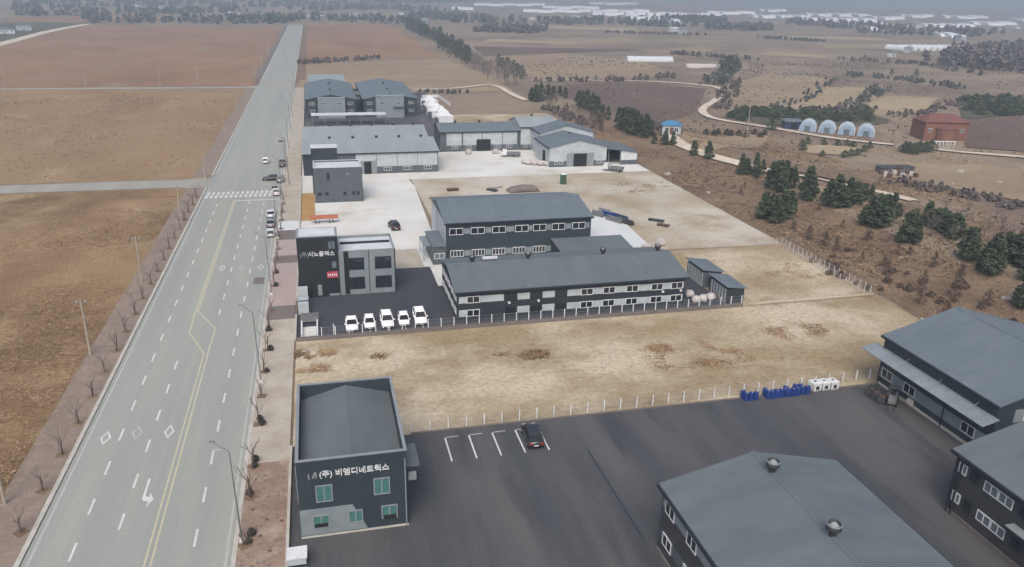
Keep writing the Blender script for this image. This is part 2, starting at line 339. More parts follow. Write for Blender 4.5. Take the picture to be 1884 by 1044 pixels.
for x in (-21.3, -18.1, -14.9, -11.9):
    for y in fr(198, 355): fd.poly([(x-.09, y, .006), (x+.09, y, .006), (x+.09, y+2.3, .006), (x-.09, y+2.3, .006)])
o = fd.build('lane_dash', 'paint_worn', road); o['kind'] = 'stuff'
for x in (-15.5, -15.02): strip('centre_line', x-.07, x+.07, 15, 94.2, 'paint_yellow')
line('centre_line', (-15.5, 94.2), (-18.1, 101.2), .16, 'paint_yellow'); line('centre_line', (-15.05, 94.2), (-14.95, 102), .16, 'paint_yellow'); line('centre_line', (-14.95, 102), (-17.9, 108.5), .16, 'paint_yellow')
line('centre_line', (-18.1, 101.2), (-18.25, 110), .16, 'paint_yellow'); strip('centre_line', -18.33, -18.17, 110, 171, 'paint_yellow'); strip('centre_line', -17.98, -17.82, 108.5, 171, 'paint_yellow')
strip('edge_line', -24.42, -24.22, 15, 181, 'paint_worn'); strip('edge_line', -9.42, -9.25, 15, 172, 'paint_worn')
strip('edge_line', -24.42, -24.22, 196, 362, 'paint_worn'); strip('edge_line', -9.42, -9.25, 182, 362, 'paint_worn'); strip('edge_line', -24.42, -24.1, 398, 935, 'paint_worn'); strip('edge_line', -9.6, -9.25, 398, 935, 'paint_worn')
me_bar = MB().poly([(-.27, 0, .007), (.27, 0, .007), (.27, 2.3, .007), (-.27, 2.3, .007)]).mesh('crosswalk_bar', 'paint_white')
for i in range(15):
    for k in range(2): obj('crosswalk_bar', me_bar, road, (-24.1+i*1.0+.18*k, 172.8+k*2.9, 0))
strip('stop_line', -17.6, -9.5, 169.6, 170.1, 'paint_white')
def diamond(x, y, m):
    a = [(0, -1.35), (.52, -.05), (0, 1.35), (-.52, .05)]; k = .66
    mb = MB(); V = [(x+p*1, y+q, .007) for p, q in a]+[(x+p*k*.9, y+q*k*1.05, .007) for p, q in a]
    mb.add(V, [(i, (i+1) % 4, 4+(i+1) % 4, 4+i) for i in range(4)]); mb.build('road_diamond', m, road)
for x, y, m in ((-22.7, 75.9, 'paint_white'), (-19.85, 76.3, 'paint_worn'), (-16.75, 75.9, 'paint_white'), (-16.4, 126.7, 'paint_white'), (-13.4, 126.4, 'paint_worn'), (-10.5, 126, 'paint_white')): diamond(x, y, m)
a = MB(); a.poly([(-17.28, 64.4, .007), (-17.08, 64.4, .007), (-17.08, 67.6, .007), (-17.28, 67.6, .007)]); a.poly([(-17.2, 64.9, .0072), (-16.7, 64.6, .0072), (-16.7, 65.3, .0072), (-16.3, 64.2, .0072), (-16.75, 63.1, .0072), (-16.7, 63.9, .0072), (-17.2, 64.2, .0072)])
a.build('road_arrow', 'paint_white', road)
strip('asphalt_patch', -21.4, -19.2, 128, 170, 'road_far', .003); strip('asphalt_patch', -11.2, -9.6, 118, 121, 'paving_dark', .003)
# faint worn stripe
strip('edge_mark', -12.1, -11.4, 71.2, 71.5, 'paint_worn', .006)
# kerbs and pavements
struct('pavement', MB().box(-29.2, -25.25, 15, 182.5, -.3, .1), 'paving_left')
for y0, y1 in ((15, 182.0), (194.5, 366)):
    k = struct('kerb', MB().box(-25.245, -24.85, y0, y1, -.3, .13), 'kerb'); 
struct('pavement', MB().box(-29.2, -25.25, 194.5, 366, -.3, .1), 'paving_left'); struct('pavement', MB().box(-28.2, -25.0, 398, 935, -.3, .09), 'paving_dark')
struct('kerb', MB().box(-8.95, -8.55, 15, 366, -.3, .13), 'kerb')
for y0, y1, m in ((15, 68, 'paving_right'), (68, 77, 'paving_pale'), (77, 82, 'paving_pale'), (82, 103.2, 'paving_pale'), (103.2, 108.2, 'paving_dark'), (108.2, 127, 'paving_pink'), (127, 131, 'paving_dark'), (131, 140, 'paving_pink'), (140, 146, 'paving_dark'), (146, 152, 'concrete_white'), (152, 366, 'paving_pale')):
    struct('pavement', MB().box(-8.545, -4.75, y0+.01, y1-.01, -.3, .1), m)
struct('verge', MB().box(-9, -4.5, 398, 935, -.3, .05), 'slope_earth')
pvt = MB().box(-.15, .15, -.15, .15, .1, .106).mesh('paving_tile', 'tile_brown'); pv0 = [o for o in bpy.data.objects if o.name.startswith('pavement')][3]
for k in range(70):
    r_ = random.Random(k); obj('paving_tile', pvt, pv0, (-8.1+.42*r_.randrange(8), 51.5+.42*r_.randrange(36), 0))
# bevelled plot edging
for y0, y1 in ((20, 70.2), (96, 104), (110, 128), (132, 190), (236, 330)):
    struct('plot_edging', MB().box(-4.745, -4.5, y0, y1, -.3, .34), 'kerb')
# ------------------------------------------------------------------ plots
struct('yard', rect(-4.49, 81.4, 10, 70.4, .0), 'yard_asphalt')
struct('sandy_plot', rect(-4.49, 81.4, 70.4, 95.7, -.01), 'sand')
yd = struct('yard', rect(-4.49, 16.3, 95.9, 121.3, .01), 'yard_dark'); struct('yard', rect(16.3, 56.6, 95.9, 112.2, .012), 'yard_dark')
struct('yard', rect(16.3, 54, 112.2, 124, .008), 'concrete')
struct('sandy_plot', rect(56.6, 81.4, 95.9, 122, .004), 'sand')
struct('yard', MB().poly([(-4.49, 121.3, .012), (16.3, 121.3, .012), (18, 124, .012), (19.4, 140, .012), (20.6, 176.5, .012), (20, 184, .012), (81.4, 184, .012), (81.4, 196, .012), (60, 232, .012), (-4.49, 232, .012)]), 'concrete')
struct('yard', rect(11.6, 18.2, 121.5, 131.4, .02), 'concrete_white')
struct('yard', rect(10.4, 15.4, 121.35, 131, .024), 'paving_pale')
struct('sandy_plot', MB().poly([(20.6, 124, .008), (81.4, 122, .008), (81.4, 184, .008), (20.6, 184, .008)]), 'sand_grey')
struct('slab', MB().poly([(*g(1083, 398).xy, .03), (*g(1085, 445).xy, .03), (*g(1160, 470).xy, .03), (*g(1205, 462).xy, .03), (*g(1140, 402).xy, .03)]), 'concrete_white')
struct('soil_patch', rect(-4.45, -1.7, 152, 174, .02), 'soil_gold')
struct('yard', rect(-4.49, 45, 233, 345, .0), 'yard_asphalt'); struct('sandy_plot', rect(45, 82, 234, 282, .0), 'sand')
struct('plot_edging', MB().box(59.8, 81.2, 96.3, 96.5, -.2, .2), 'sand_grey'); struct('plot_edging', MB().box(81.0, 81.25, 72.2, 86, -.2, .45), 'kerb')
struct('retaining_wall', MB().box(-4.4, 58.6, 95.55, 95.85, -.3, .5), 'paving_dark')
struct('retaining_wall', MB().box(7.2, 63, 70.42, 70.58, -.3, .12), 'paving_dark')
# parking lines
yp = bpy.data.objects.get('yard')
for x in (10.5, 12.95, 15.4, 17.85, 20.3): MB().poly([(x-.08, 64.7, .006), (x+.08, 64.7, .006), (x+.08, 69.0, .006), (x-.08, 69.0, .006)]).build('parking_line', 'paint_white', yp)
for i in range(4): MB().poly([(10.6+2.45*i, 69.0, .006), (11.9+2.45*i, 69.02, .006), (11.9+2.45*i, 69.16, .006), (10.6+2.45*i, 69.14, .006)]).build('parking_line', 'paint_worn', yp)
MB().poly([(24.2, 50, .005), (24.3, 50, .005), (24.1, 64, .005), (23.96, 64, .005)]).build('asphalt_joint', 'trim_dark', yp)
for i in range(6): strip('parking_line', 0.2+2.35*i, .32+2.35*i, 96.2, 100.6, 'paint_white', .02, yd)

# ================================================================== BUILDINGS
WC = {}
def win_mesh(w, h, n, fm, gm):
    k = (round(w, 2), round(h, 2), n, fm, gm)
    if k not in WC:
        t = .09; f = MB()
        f.box(-w/2, w/2, -.07, .02, -h/2, -h/2+t); f.box(-w/2, w/2, -.07, .02, h/2-t, h/2)
        xs_ = [-w/2+(w-t)*i/n for i in range(n+1)]
        for x in xs_: f.box(x, x+t, -.07, .02, -h/2+t, h/2-t)
        pw = (w-t)/n-t
        p = MB().box(-pw/2, pw/2, -.035, .01, -h/2+t, h/2-t)
        WC[k] = (f.mesh('window', fm), p.mesh('pane', gm), [x+t+pw/2 for x in xs_[:-1]])
    return WC[k]
ROT = {'S': 0, 'W': -math.pi/2, 'E': math.pi/2, 'N': math.pi}
def window(e, x, y, z, face, w, h, n=2, fm='white_frame', gm='glass', name='window'):
    fme, pme, cx = win_mesh(w, h, n, fm, gm); ox = ORG[e.name]
    o = obj(name, fme, e, (x-ox[0], y-ox[1], z-ox[2]), ROT[face])
    for c in cx: obj('pane', pme, o, (c, 0, 0))
    return o
def walls(e, x0, x1, y0, y1, eave, ridge=None, ax='x', m='wall_grey', z0=-.2, name='wall'):
    mb = MB()
    if ridge is None:
        mb.box(x0, x1, y0, y1, z0, eave)
    elif ax == 'x':
        c = (y0+y1)/2; mb.extr([(x0, y0, z0), (x0, y0, eave), (x0, c, ridge), (x0, y1, eave), (x0, y1, z0)], (x1-x0, 0, 0))
    else:
        c = (x0+x1)/2; mb.extr([(x0, y0, z0), (x1, y0, z0), (x1, y0, eave), (c, y0, ridge), (x0, y0, eave)], (0, y1-y0, 0))
    return mb.build(name, m, e)
def gable_roof(e, x0, x1, y0, y1, eave, ridge, ax, m, ov=.35, th=.16, gut='trim_dark'):
    if ax == 'y': m += '_y'
    if ax == 'x':
        c = (y0+y1)/2; s = (ridge-eave)/(c-y0); d = s*ov
        for sg, ye in ((-1, y0), (1, y1)):
            yo = ye+sg*ov; a = [(x0-ov, yo, eave-d+.02), (x1+ov, yo, eave-d+.02), (x1+ov, c, ridge+.02), (x0-ov, c, ridge+.02)]
            if sg > 0: a = [a[1], a[0], a[3], a[2]]
            MB().hexa(a, [(p[0], p[1], p[2]+th) for p in a]).build('roof_slope', m, e)
            MB().box(x0-ov, x1+ov, min(yo+sg*.005, yo+sg*.16), max(yo+sg*.005, yo+sg*.16), eave-d-.12, eave-d+.13).build('gutter', gut, e)
        MB().hexa([(x0-ov-.02, c-.22, ridge+th+.0), (x1+ov+.02, c-.22, ridge+th), (x1+ov+.02, c+.22, ridge+th), (x0-ov-.02, c+.22, ridge+th)], [(x0-ov-.02, c-.1, ridge+th+.08), (x1+ov+.02, c-.1, ridge+th+.08), (x1+ov+.02, c+.1, ridge+th+.08), (x0-ov-.02, c+.1, ridge+th+.08)]).build('ridge_cap', m, e)
    else:
        c = (x0+x1)/2; s = (ridge-eave)/(c-x0); d = s*ov
        for sg, xe in ((-1, x0), (1, x1)):
            xo = xe+sg*ov; a = [(xo, y0-ov, eave-d+.02), (c, y0-ov, ridge+.02), (c, y1+ov, ridge+.02), (xo, y1+ov, eave-d+.02)]
            if sg > 0: a = [a[1], a[0], a[3], a[2]]
            MB().hexa(a, [(p[0], p[1], p[2]+th) for p in a]).build('roof_slope', m, e)
            MB().box(min(xo+sg*.005, xo+sg*.16), max(xo+sg*.005, xo+sg*.16), y0-ov, y1+ov, eave-d-.12, eave-d+.13).build('gutter', gut, e)
        MB().hexa([(c-.22, y0-ov-.02, ridge+th), (c+.22, y0-ov-.02, ridge+th), (c+.22, y1+ov+.02, ridge+th), (c-.22, y1+ov+.02, ridge+th)], [(c-.1, y0-ov-.02, ridge+th+.08), (c+.1, y0-ov-.02, ridge+th+.08), (c+.1, y1+ov+.02, ridge+th+.08), (c-.1, y1+ov+.02, ridge+th+.08)]).build('ridge_cap', m, e)
def bld(name, label, x0, x1, y0, y1, cat='building', group=None): return thing(name, label, cat, ((x0+x1)/2, (y0+y1)/2, 0), 0, group)
def vent(e, x, y, z, s=1.0, m='steel', dm='steel_dark'):
    ox = ORG[e.name]
    o = obj('roof_vent', MB().lathe([(.34*s, -.6*s), (.3*s, .35*s), (.56*s, .75*s), (.66*s, .8*s), (.68*s, 1.3*s), (.62*s, 1.34*s), (.56*s, 1.3*s), (.54*s, .95*s)], 14).mesh('roof_vent', m, True), e, (x-ox[0], y-ox[1], z-ox[2]))
    obj('vent_cowl', MB().lathe([(.54*s, .98*s), (.46*s, 1.12*s), (.16*s, 1.42*s), (.01, 1.46*s)], 12).mesh('vent_cowl', 'roof_pale', True), o)
    obj('vent_ring', MB().lathe([(.69*s, 1.22*s), (.71*s, 1.26*s), (.7*s, 1.36*s), (.58*s, 1.37*s)], 14).mesh('vent_ring', dm, True), o)
    return o
def band(e, x0, x1, y, z0, z1, m, face='S', t=.03, name='wall_band'):
    if face == 'S': return MB().box(x0, x1, y-t, y-.002, z0, z1).build(name, m, e)
    return MB().box(y-t, y-.002, x0, x1, z0, z1).build(name, m, e)
def pipe(e, x, y, z0, z1, r=.06, m='trim_dark'): return MB().tube((x, y, z0), (x, y, z1), r).build('downpipe', m, e)
def lettering(e, txt, size, m, x, y, z, extr=.04, face='S', name='lettering'):
    cu = bpy.data.curves.new('lettering', 'FONT'); cu.body = txt; cu.size = size; cu.extrude = extr; cu.align_x = 'LEFT'; cu.offset = .012*size
    ob = bpy.data.objects.new('lettering', cu); COL.objects.link(ob); bpy.context.view_layer.update()
    me = bpy.data.meshes.new_from_object(ob.evaluated_get(bpy.context.evaluated_depsgraph_get())); bpy.data.objects.remove(ob)
    me.transform(Matrix.Rotation(math.pi/2, 4, 'X')); me.materials.clear(); me.materials.append(MATS[m])
    ox = ORG[e.name]; return obj(name, me, e, (x-ox[0], y-ox[1], z-ox[2]), ROT[face])

# ---- office with sunken gable roof behind parapets (next to the near yard)
x0, x1, y0, y1, H = -3.5, 5.3, 56.0, 69.3, 7.4
e = bld('office_building', 'dark grey two-storey office with white lettering, teal windows and roof sunk behind parapets', x0, x1, y0, y1)
walls(e, x0, x1, y0, y1, 5.6, m='wall_slate')
pt = .22
for a in ((x0, x1, y0, y0+pt), (x0, x1, y1-pt, y1), (x0, x0+pt, y0+pt, y1-pt), (x1-pt, x1, y0+pt, y1-pt)):
    MB().box(*a, 5.6, H-.08).build('parapet', 'wall_slate', e)
    MB().box(a[0]-(.05 if a[0] == x0 else 0), a[1]+(.05 if a[1] == x1 else 0), a[2]-(.05 if a[2] == y0 else 0), a[3]+(.05 if a[3] == y1 else 0), H-.08, H).build('coping', 'trim_grey', e)
cx = (x0+x1)/2
for sg in (-1, 1):
    xe = cx+sg*(4.4-pt-.02); a = [(xe, y0+pt+.02, 5.72), (cx, y0+pt+.02, 6.9), (cx, y1-pt-.02, 6.9), (xe, y1-pt-.02, 5.72)]
    if sg > 0: a = [a[1], a[0], a[3], a[2]]
    MB().hexa(a, [(p[0], p[1], p[2]+.12) for p in a]).build('roof_slope', 'roof_grey', e)
MB().add([(-3.5, 55.965, .25), (1.7, 55.965, .25), (.6, 55.965, 2.75), (-3.5, 55.965, 2.75)], [(0, 1, 2, 3)]).extr([(-3.5, 55.998, .25), (1.9, 55.998, .25), (.75, 55.998, 2.75), (-3.5, 55.998, 2.75)], (0, -.05, 0)).build('wall_panel', 'wall_grey', e)
MB().box(-3.52, 5.32, 55.93, 55.998, -.1, .16).build('plinth', 'kerb', e)
for x, z, w, h, gm in ((-1.45, 4.15, 1.35, 1.6, 'glass_teal'), (3.2, 4.2, 1.35, 1.6, 'glass_teal'), (-1.85, 1.5, 1.35, 1.25, 'glass_teal'), (.95, 1.6, 1.2, 1.2, 'glass_teal'), (3.75, 1.6, 1.35, 1.3, 'glass_teal')):
    window(e, x, y0-(.06 if z < 2 and x < 2 else .0), z, 'S', w, h, 2, 'trim_grey', gm)
for x in (-1.85, 3.75): MB().box(x-.52, x+.52, y0-.155, y0-.1, .98, 1.32).build('window_louvre', 'void', e)
lettering(e, '(주) 비엠디네트웍스', .68, 'sign_white', -1.75, y0-.05, 5.75)
lg = MB(); lg.box(-2.62, -2.5, y0-.1, y0-.01, 5.62, 6.1); lg.add([(-2.35, y0-.06, 5.7), (-2.2, y0-.06, 5.7), (-1.98, y0-.06, 6.3), (-2.1, y0-.06, 6.35)], [(0, 1, 2, 3)]).box(-2.05, -1.93, y0-.1, y0-.01, 5.72, 6.2)
lg.build('emblem', 'sign_grey', e)
pipe(e, 5.15, y0-.1, .1, 6.6, m='trim_grey'); pipe(e, x0-.1, 57.5, 2.5, 6.0, m='trim_grey')
MB().box(5.32, 6.5, 57.2, 60.5, 4.9, 5.1).build('entrance_canopy', 'roof_grey', e); MB().box(5.33, 6.4, 57.0, 57.19, 3.9, 4.89).build('canopy_panel', 'wall_charcoal', e)
MB().box(5.45, 6.15, 56.6, 56.98, 4.0, 4.6).build('air_conditioner', 'trim_grey', e)
window(e, x0, 61, 4.2, 'W', 1.3, 1.4, 2, 'trim_grey', 'glass_teal')

# ---- office: tall black block + grey block
e = bld('office_building', 'office with tall black sign block and lower grey block beside five parked white cars', -4.1, 9.8, 111, 119)
x0, x1, y0, y1, H = -4.1, 1.6, 110.9, 115.4, 9.2
walls(e, x0, x1, y0, y1, H-.05, m='wall_black', name='tower'); MB().box(x0-.04, x1+.04, y0-.04, y1+.04, H-.049, H+.06).build('coping', 'trim_grey', e)
MB().box(x0+.3, x1-.3, y0+.3, y1-.3, H+.061, H+.08).build('roof', 'roof_white', e)
lettering(e, '(주)', .8, 'sign_grey', -3.75, y0-.04, 6.35); lettering(e, '시노플렉스', .82, 'sign_white', -2.62, y0-.04, 6.35)
MB().box(-.15, 1.45, y0-.12, y0-.005, 2.9, 3.85).build('banner', 'red_sign', e); 
for i in range(5): MB().box(.0+i*.28, .16+i*.28, y0-.135, y0-.122, 3.2, 3.55).build('banner_mark', 'sign_white', e)
MB().box(-1.55, -.95, y0-.2, y0-.005, .3, 1.9).build('notice_board', 'sign_grey', e); MB().box(.05, 1.5, y0-.12, y0-.005, .12, .42).build('step', 'trim_grey', e)
window(e, .75, y0, 1.55, 'S', 1.5, 2.1, 2, 'trim_dark', 'glass', 'door'); window(e, .75, y0, 7.9, 'S', 1.1, 1.3, 2, 'trim_dark', 'glass_grey'); window(e, .95, y0, 4.9, 'S', .8, 1.2, 1, 'trim_dark', 'glass_grey')
x0, x1, y0, y1, H = 1.61, 9.8, 111.1, 118.8, 6.8
walls(e, x0, x1, y0, y1, H-.5, m='wall_grey', name='wall')
for a in ((x0, x1, y0, y0+.2), (x0, x1, y1-.2, y1), (x0, x0+.2, y0+.2, y1-.2), (x1-.2, x1, y0+.2, y1-.2)):
    MB().box(*a, H-.5, H).build('parapet', 'wall_grey', e)
MB().box(x0+.2, x1-.2, y0+.2, y1-.2, H-.48, H-.42).build('roof', 'roof_white', e); MB().box(x0+.4, x1-.4, 115.6, 115.85, H-.42, H-.1).build('roof_shadow_bar', 'trim_dark', e)  # dark bar across the white roof stands in for the back parapet's shadow
MB().box(2.35, 3.05, y0-.04, y0-.002, .1, H-.1).build('glazed_slot', 'void', e); MB().box(5.9, 6.0, y0-.03, y0-.002, .1, H-.1).build('wall_joint', 'trim_dark', e); MB().box(x1-.16, x1+.02, y0-.05, y0-.002, .0, H).build('corner_trim', 'trim_dark', e)
for x, w in ((4.1, 2.3), (8.0, 2.4)):
    for z in (4.75, 1.75): window(e, x, y0, z, 'S', w, 1.85, 3, 'trim_dark', 'glass')
window(e, x1, 113.5, 4.6, 'E', 1.6, 1.5, 2, 'trim_dark', 'glass')

# ---- long low workshop with two window strips (behind the fence)
x0, x1, y0, y1 = 16.8, 50.3, 98.0, 111.5
e = bld('workshop_building', 'long charcoal workshop with two pale window strips behind the post fence', x0, x1, y0, y1)
walls(e, x0, x1, y0, y1, 4.4, 5.9, 'x', 'wall_charcoal'); gable_roof(e, x0, x1, y0, y1, 4.4, 5.9, 'x', 'roof_grey', .4)
for zc in (3.15, 1.2):
    for a, b in ((17.0, 23.3), (25.2, 27.0), (28.8, 30.6), (32.4, 50.1)):
        if zc < 2 and a == 17.0: b = 19.9
        n = max(1, int((b-a)/1.3)); 
        for i in range(n): band(e, a+(b-a)*i/n+.015, a+(b-a)*(i+1)/n-.015, y0, zc-.48, zc+.48, 'wall_pale')
    for x in (19.0, 35.3, 38.6, 42.1, 45.9, 49.0): window(e, x, y0-.03, zc, 'S', 1.8, 1.0, 2)
    for x in (24.2, 27.9, 31.5): window(e, x, y0, zc, 'S', 1.5, 1.05, 2, 'trim_dark', 'glass')
    MB().box(x0-.03, x0-.002, y0+.4, y1-.4, zc-.45, zc+.45).build('wall_band', 'wall_pale', e)
    for y in (99.6, 102.2, 104.8, 107.4, 110): window(e, x0-.03, y, zc, 'W', 1.4, .8, 2)
for x in (24.0, 28.2, 46.8, 49.6):
    MB().box(x-.14, x+.14, y0-.35, y0-.005, 2.25, 2.5).build('wall_lamp', 'sign_white', e)
for x in (20.3, 28.6, 40.2, 49.0): vent(e, x, 105.6, 5.85, .7, 'steel_dark')
MB().box(22, 24.2, 106.2, 106.9, 5.95, 6.2).build('skylight', 'roof_white', e); MB().box(38.2, 40.6, 112.5, 113.2, 2.5, 2.7).build('awning', 'roof_white', e)

# ---- tall dark hall behind it
x0, x1, y0, y1 = 19.2, 44.2, 122.6, 139.4
e = bld('factory_hall', 'tall slate hall with grey sheet roof and windows under its eaves, behind the long workshop', x0, x1, y0, y1)
walls(e, x0, x1, y0, y1, 6.8, 8.4, 'x', 'wall_slate'); gable_roof(e, x0, x1, y0, y1, 6.8, 8.4, 'x', 'roof_slate', .3)
MB().box(x0-.04, x0-.002, y0+.1, y1-.1, 0, 6.5).build('wall_panel', 'wall_pale', e)
for i, x in enumerate((20.9, 24.5, 28.1, 32.0, 35.1, 38.4, 42.0)): window(e, x, y0-.02, 5.35, 'S', 2.3, 1.15, 2)
for a, b in ((22.2, 23.2), (25.8, 26.8), (29.4, 30.7), (33.3, 33.85), (36.4, 37.1), (39.7, 40.7), (43.3, 43.9)): band(e, a, b, y0, 4.9, 5.8, 'wall_grey')
for x in (21.0, 24.6, 28.1, 31.6, 35.1): window(e, x, y0-.02, 1.55, 'S', 2.2, 1.15, 4)
for a, b in ((22.25, 23.35), (25.85, 26.85), (29.3, 30.35), (32.85, 33.85), (36.3, 37.2)): band(e, a, b, y0, 1.05, 2.05, 'wall_grey')
MB().box(16.9, 19.17, 122, 130.5, -.2, 3.1).build('annex', 'wall_mid', e); MB().box(16.75, 19.15, 121.8, 130.6, 3.1, 3.28).build('annex_roof', 'roof_slate', e)
window(e, 18.0, 122, 1.5, 'S', 1.7, 1.0, 2, 'white_frame', 'glass_grey'); pipe(e, 19.0, 131.5, 0, 6.6, m='trim_grey')
MB().box(15.6, 16.88, 124, 129.5, 2.6, 2.75).build('annex_canopy', 'wall_grey', e)
for y in (124.1, 129.3): pipe(e, 15.7, y, 0, 2.6, .05, 'trim_grey')
# ---- low lean-to in front of the hall
e = bld('storage_shed', 'low grey mono-pitch shed wedged between hall and long workshop', 37.4, 49.4, 114.8, 122.2)
walls(e, 37.4, 49.4, 114.8, 122.2, 2.55, m='wall_charcoal')
MB().hexa([(37.1, 114.5, 2.6), (49.7, 114.5, 2.6), (49.7, 122.5, 3.2), (37.1, 122.5, 3.2)], [(37.1, 114.5, 2.74), (49.7, 114.5, 2.74), (49.7, 122.5, 3.34), (37.1, 122.5, 3.34)]).build('roof', 'roof_grey', e)
MB().box(41.8, 45.5, 114.74, 114.798, 0, 2.3).build('roller_door', 'trim_grey', e)

# ---- grey cube office in front of the pale factory
x0, x1, y0, y1, H = -1.6, 8.2, 165.2, 172.6, 7.45
e = bld('office_building', 'grey cube office with white sunken roof and stair tower, beside golden soil strip', x0, x1, y0, y1)
walls(e, x0, x1, y0, y1, H-.45, m='wall_mid')
for a in ((x0, x1, y0, y0+.2), (x0, x1, y1-.2, y1), (x0, x0+.2, y0+.2, y1-.2), (x1-.2, x1, y0+.2, y1-.2)):
    MB().box(*a, H-.45, H-.06).build('parapet', 'wall_mid', e); MB().box(a[0]-.03, a[1]+.03, a[2]-.03, a[3]+.03, H-.06, H+.02).build('coping', 'roof_white', e)
MB().box(x0+.2, x1-.2, y0+.2, y1-.2, H-.44, H-.36).build('roof', 'roof_white', e)
MB().box(-1.9, 3.6, 172.62, 176.4, -.2, 10.1).build('stair_tower', 'wall_charcoal', e); MB().box(-1.95, 3.65, 172.55, 176.45, 10.1, 10.22).build('coping', 'roof_white', e)
window(e, 1.3, y0, 5.6, 'S', .6, 1.6, 1, 'trim_dark', 'glass')
for x, w in ((-.6, .8), (.9, .7), (4.6, .7), (6.3, .6), (7.3, .6)): window(e, x, y0, 1.9, 'S', w, .7, 2, 'trim_dark', 'glass')
pipe(e, x1+.08, y0+.3, 0, 6.9); MB().box(5.0, 5.6, y0-.06, y0-.004, 5.9, 6.2).build('emblem', 'sign_grey', e)

# ---- pale factory, two parallel gables
for k, (ya, yb) in enumerate(((191.2, 209.8), (210.2, 228.8))):
    e = bld('factory_hall', ['wide pale grey factory with narrow black doorway behind the grey cube office', 'rear pale grey factory gable with ridge vents adjoining the wide one with the doorway'][k], -4, 28.2, ya, yb)
    walls(e, -4, 28.2, ya, yb, 5.1, 6.8, 'x', 'wall_mid'); gable_roof(e, -4, 28.2, ya, yb, 5.1, 6.8, 'x', 'roof_pale', .25)
    for x in ((2.5, 8.2, 14, 19.6, 25.2) if k == 0 else (3, 8.5, 14.2, 20, 25.5)): vent(e, x, (ya+yb)/2, 6.8, .6, 'steel_dark')
    if k == 0:
        MB().box(-4.05, -1.9, ya-.06, ya-.004, -.1, 5.0).build('wall_panel', 'wall_charcoal', e)
        for i in range(4):
            a = 8.3+i*4.95; MB().box(a, a+4.85, ya-.08, ya-.004, 1.75 if i else 3.2, 4.95).build('wall_panel', 'wall_pale', e)
        MB().box(9.2, 13.2, ya-.1, ya-.03, 0, 3.15).build('door_frame', 'trim_grey', e); MB().box(10.2, 11.9, ya-.12, ya-.101, .02, 3.0).build('door', 'void', e)
        for x in (15.8, 20.6, 25.6): window(e, x, ya-.02, 1.15, 'S', 1.9, .8, 3)
# ---- second pale factory with black door
e = bld('factory_hall', 'long pale factory with square black doorway and dark base at the concrete yard', 32.4, 55, 215.5, 227)
walls(e, 32.4, 55, 215.5, 227, 5.4, 6.9, 'x', 'wall_mid'); gable_roof(e, 32.4, 55, 215.5, 227, 5.4, 6.9, 'x', 'roof_slate', .25)
for a, b in ((34.2, 38.4), (38.8, 44.1), (44.3, 49.9), (50.1, 54.2)): MB().box(a, b, 215.4, 215.496, 1.75, 5.2).build('wall_panel', 'wall_pale', e)
MB().box(42.6, 46.6, 215.3, 215.398, 0, 3.3).build('door', 'void', e)
for x in (36.5, 40.4, 48.6, 52): window(e, x, 215.46, 1.15, 'S', 1.7, .75, 3, gm='glass')
for x in (37.5, 44.5): vent(e, x, 221.2, 6.9, .6, 'steel_dark')
e = bld('factory_hall', 'tall pale gable bay rising at the end of the long factory', 55.2, 66, 215.2, 228.5)
walls(e, 55.2, 66, 215.2, 228.5, 6.4, 8.2, 'x', 'wall_pale'); gable_roof(e, 55.2, 66, 215.2, 228.5, 6.4, 8.2, 'x', 'roof_pale', .25); MB().box(55.18, 66, 215.14, 215.196, -.1, 1.6).build('base_panel', 'wall_mid', e)
for x in (56.6, 58.6): window(e, x, 215.14, 1.15, 'S', 1.4, .7, 2)
vent(e, 60, 221.9, 8.2, .6, 'steel_dark')
# ---- twin gables facing the yard
e = bld('factory_hall', 'pale front-gabled factory with grey double door facing the concrete yard', 57, 72.4, 192, 206)
walls(e, 57, 72.4, 192, 206, 5.0, 6.8, 'y', 'wall_pale'); gable_roof(e, 57, 72.4, 192, 206, 5.0, 6.8, 'y', 'roof_slate', .3)
MB().box(56.96, 72.44, 191.93, 191.996, -.1, 1.5).build('base_panel', 'wall_mid', e); MB().box(61.6, 68.9, 191.84, 191.925, 0, 3.5).build('door_frame', 'trim_grey', e); MB().box(63.4, 67, 191.8, 191.835, 0, 3.35).build('door', 'void', e)
for x in (58.7, 60.2, 70.2, 71.4): window(e, x, 191.9, 1.1, 'S', 1.0, .8, 2)
MB().box(56.94, 56.996, 196, 198.4, 0, 3.4).build('side_door', 'void', e); vent(e, 64.7, 200, 6.8, .5, 'steel_dark')
e = bld('factory_hall', 'taller pale gable standing behind the front-gabled factory', 58.4, 73.6, 206.3, 214.9)
walls(e, 58.4, 73.6, 206.3, 214.9, 6.2, 8.2, 'y', 'wall_pale'); gable_roof(e, 58.4, 73.6, 206.3, 214.9, 6.2, 8.2, 'y', 'roof_slate', .3)
e = bld('storage_shed', 'lean-to open shed with white end panel beside the front-gabled factory', 72.6, 81.2, 192.4, 206)
MB().hexa([(72.5, 192.1, 4.3), (81.5, 192.1, 3.1), (81.5, 206.2, 3.1), (72.5, 206.2, 4.3)], [(72.5, 192.1, 4.44), (81.5, 192.1, 3.24), (81.5, 206.2, 3.24), (72.5, 206.2, 4.44)]).build('roof', 'roof_grey', e)
MB().extr([(76.6, 192.4, 0), (81.1, 192.4, 0), (81.1, 192.4, 3.1), (76.6, 192.4, 3.7)], (0, .15, 0)).build('front_panel', 'wall_white', e); MB().box(76.58, 81.12, 192.33, 192.396, 0, 1.2).build('base_panel', 'wall_mid', e)
MB().box(81.1, 81.25, 192.4, 206, 0, 3.05).build('wall', 'wall_mid', e); MB().box(72.7, 81.05, 205.8, 206, 0, 3.05).build('wall', 'wall_charcoal', e)
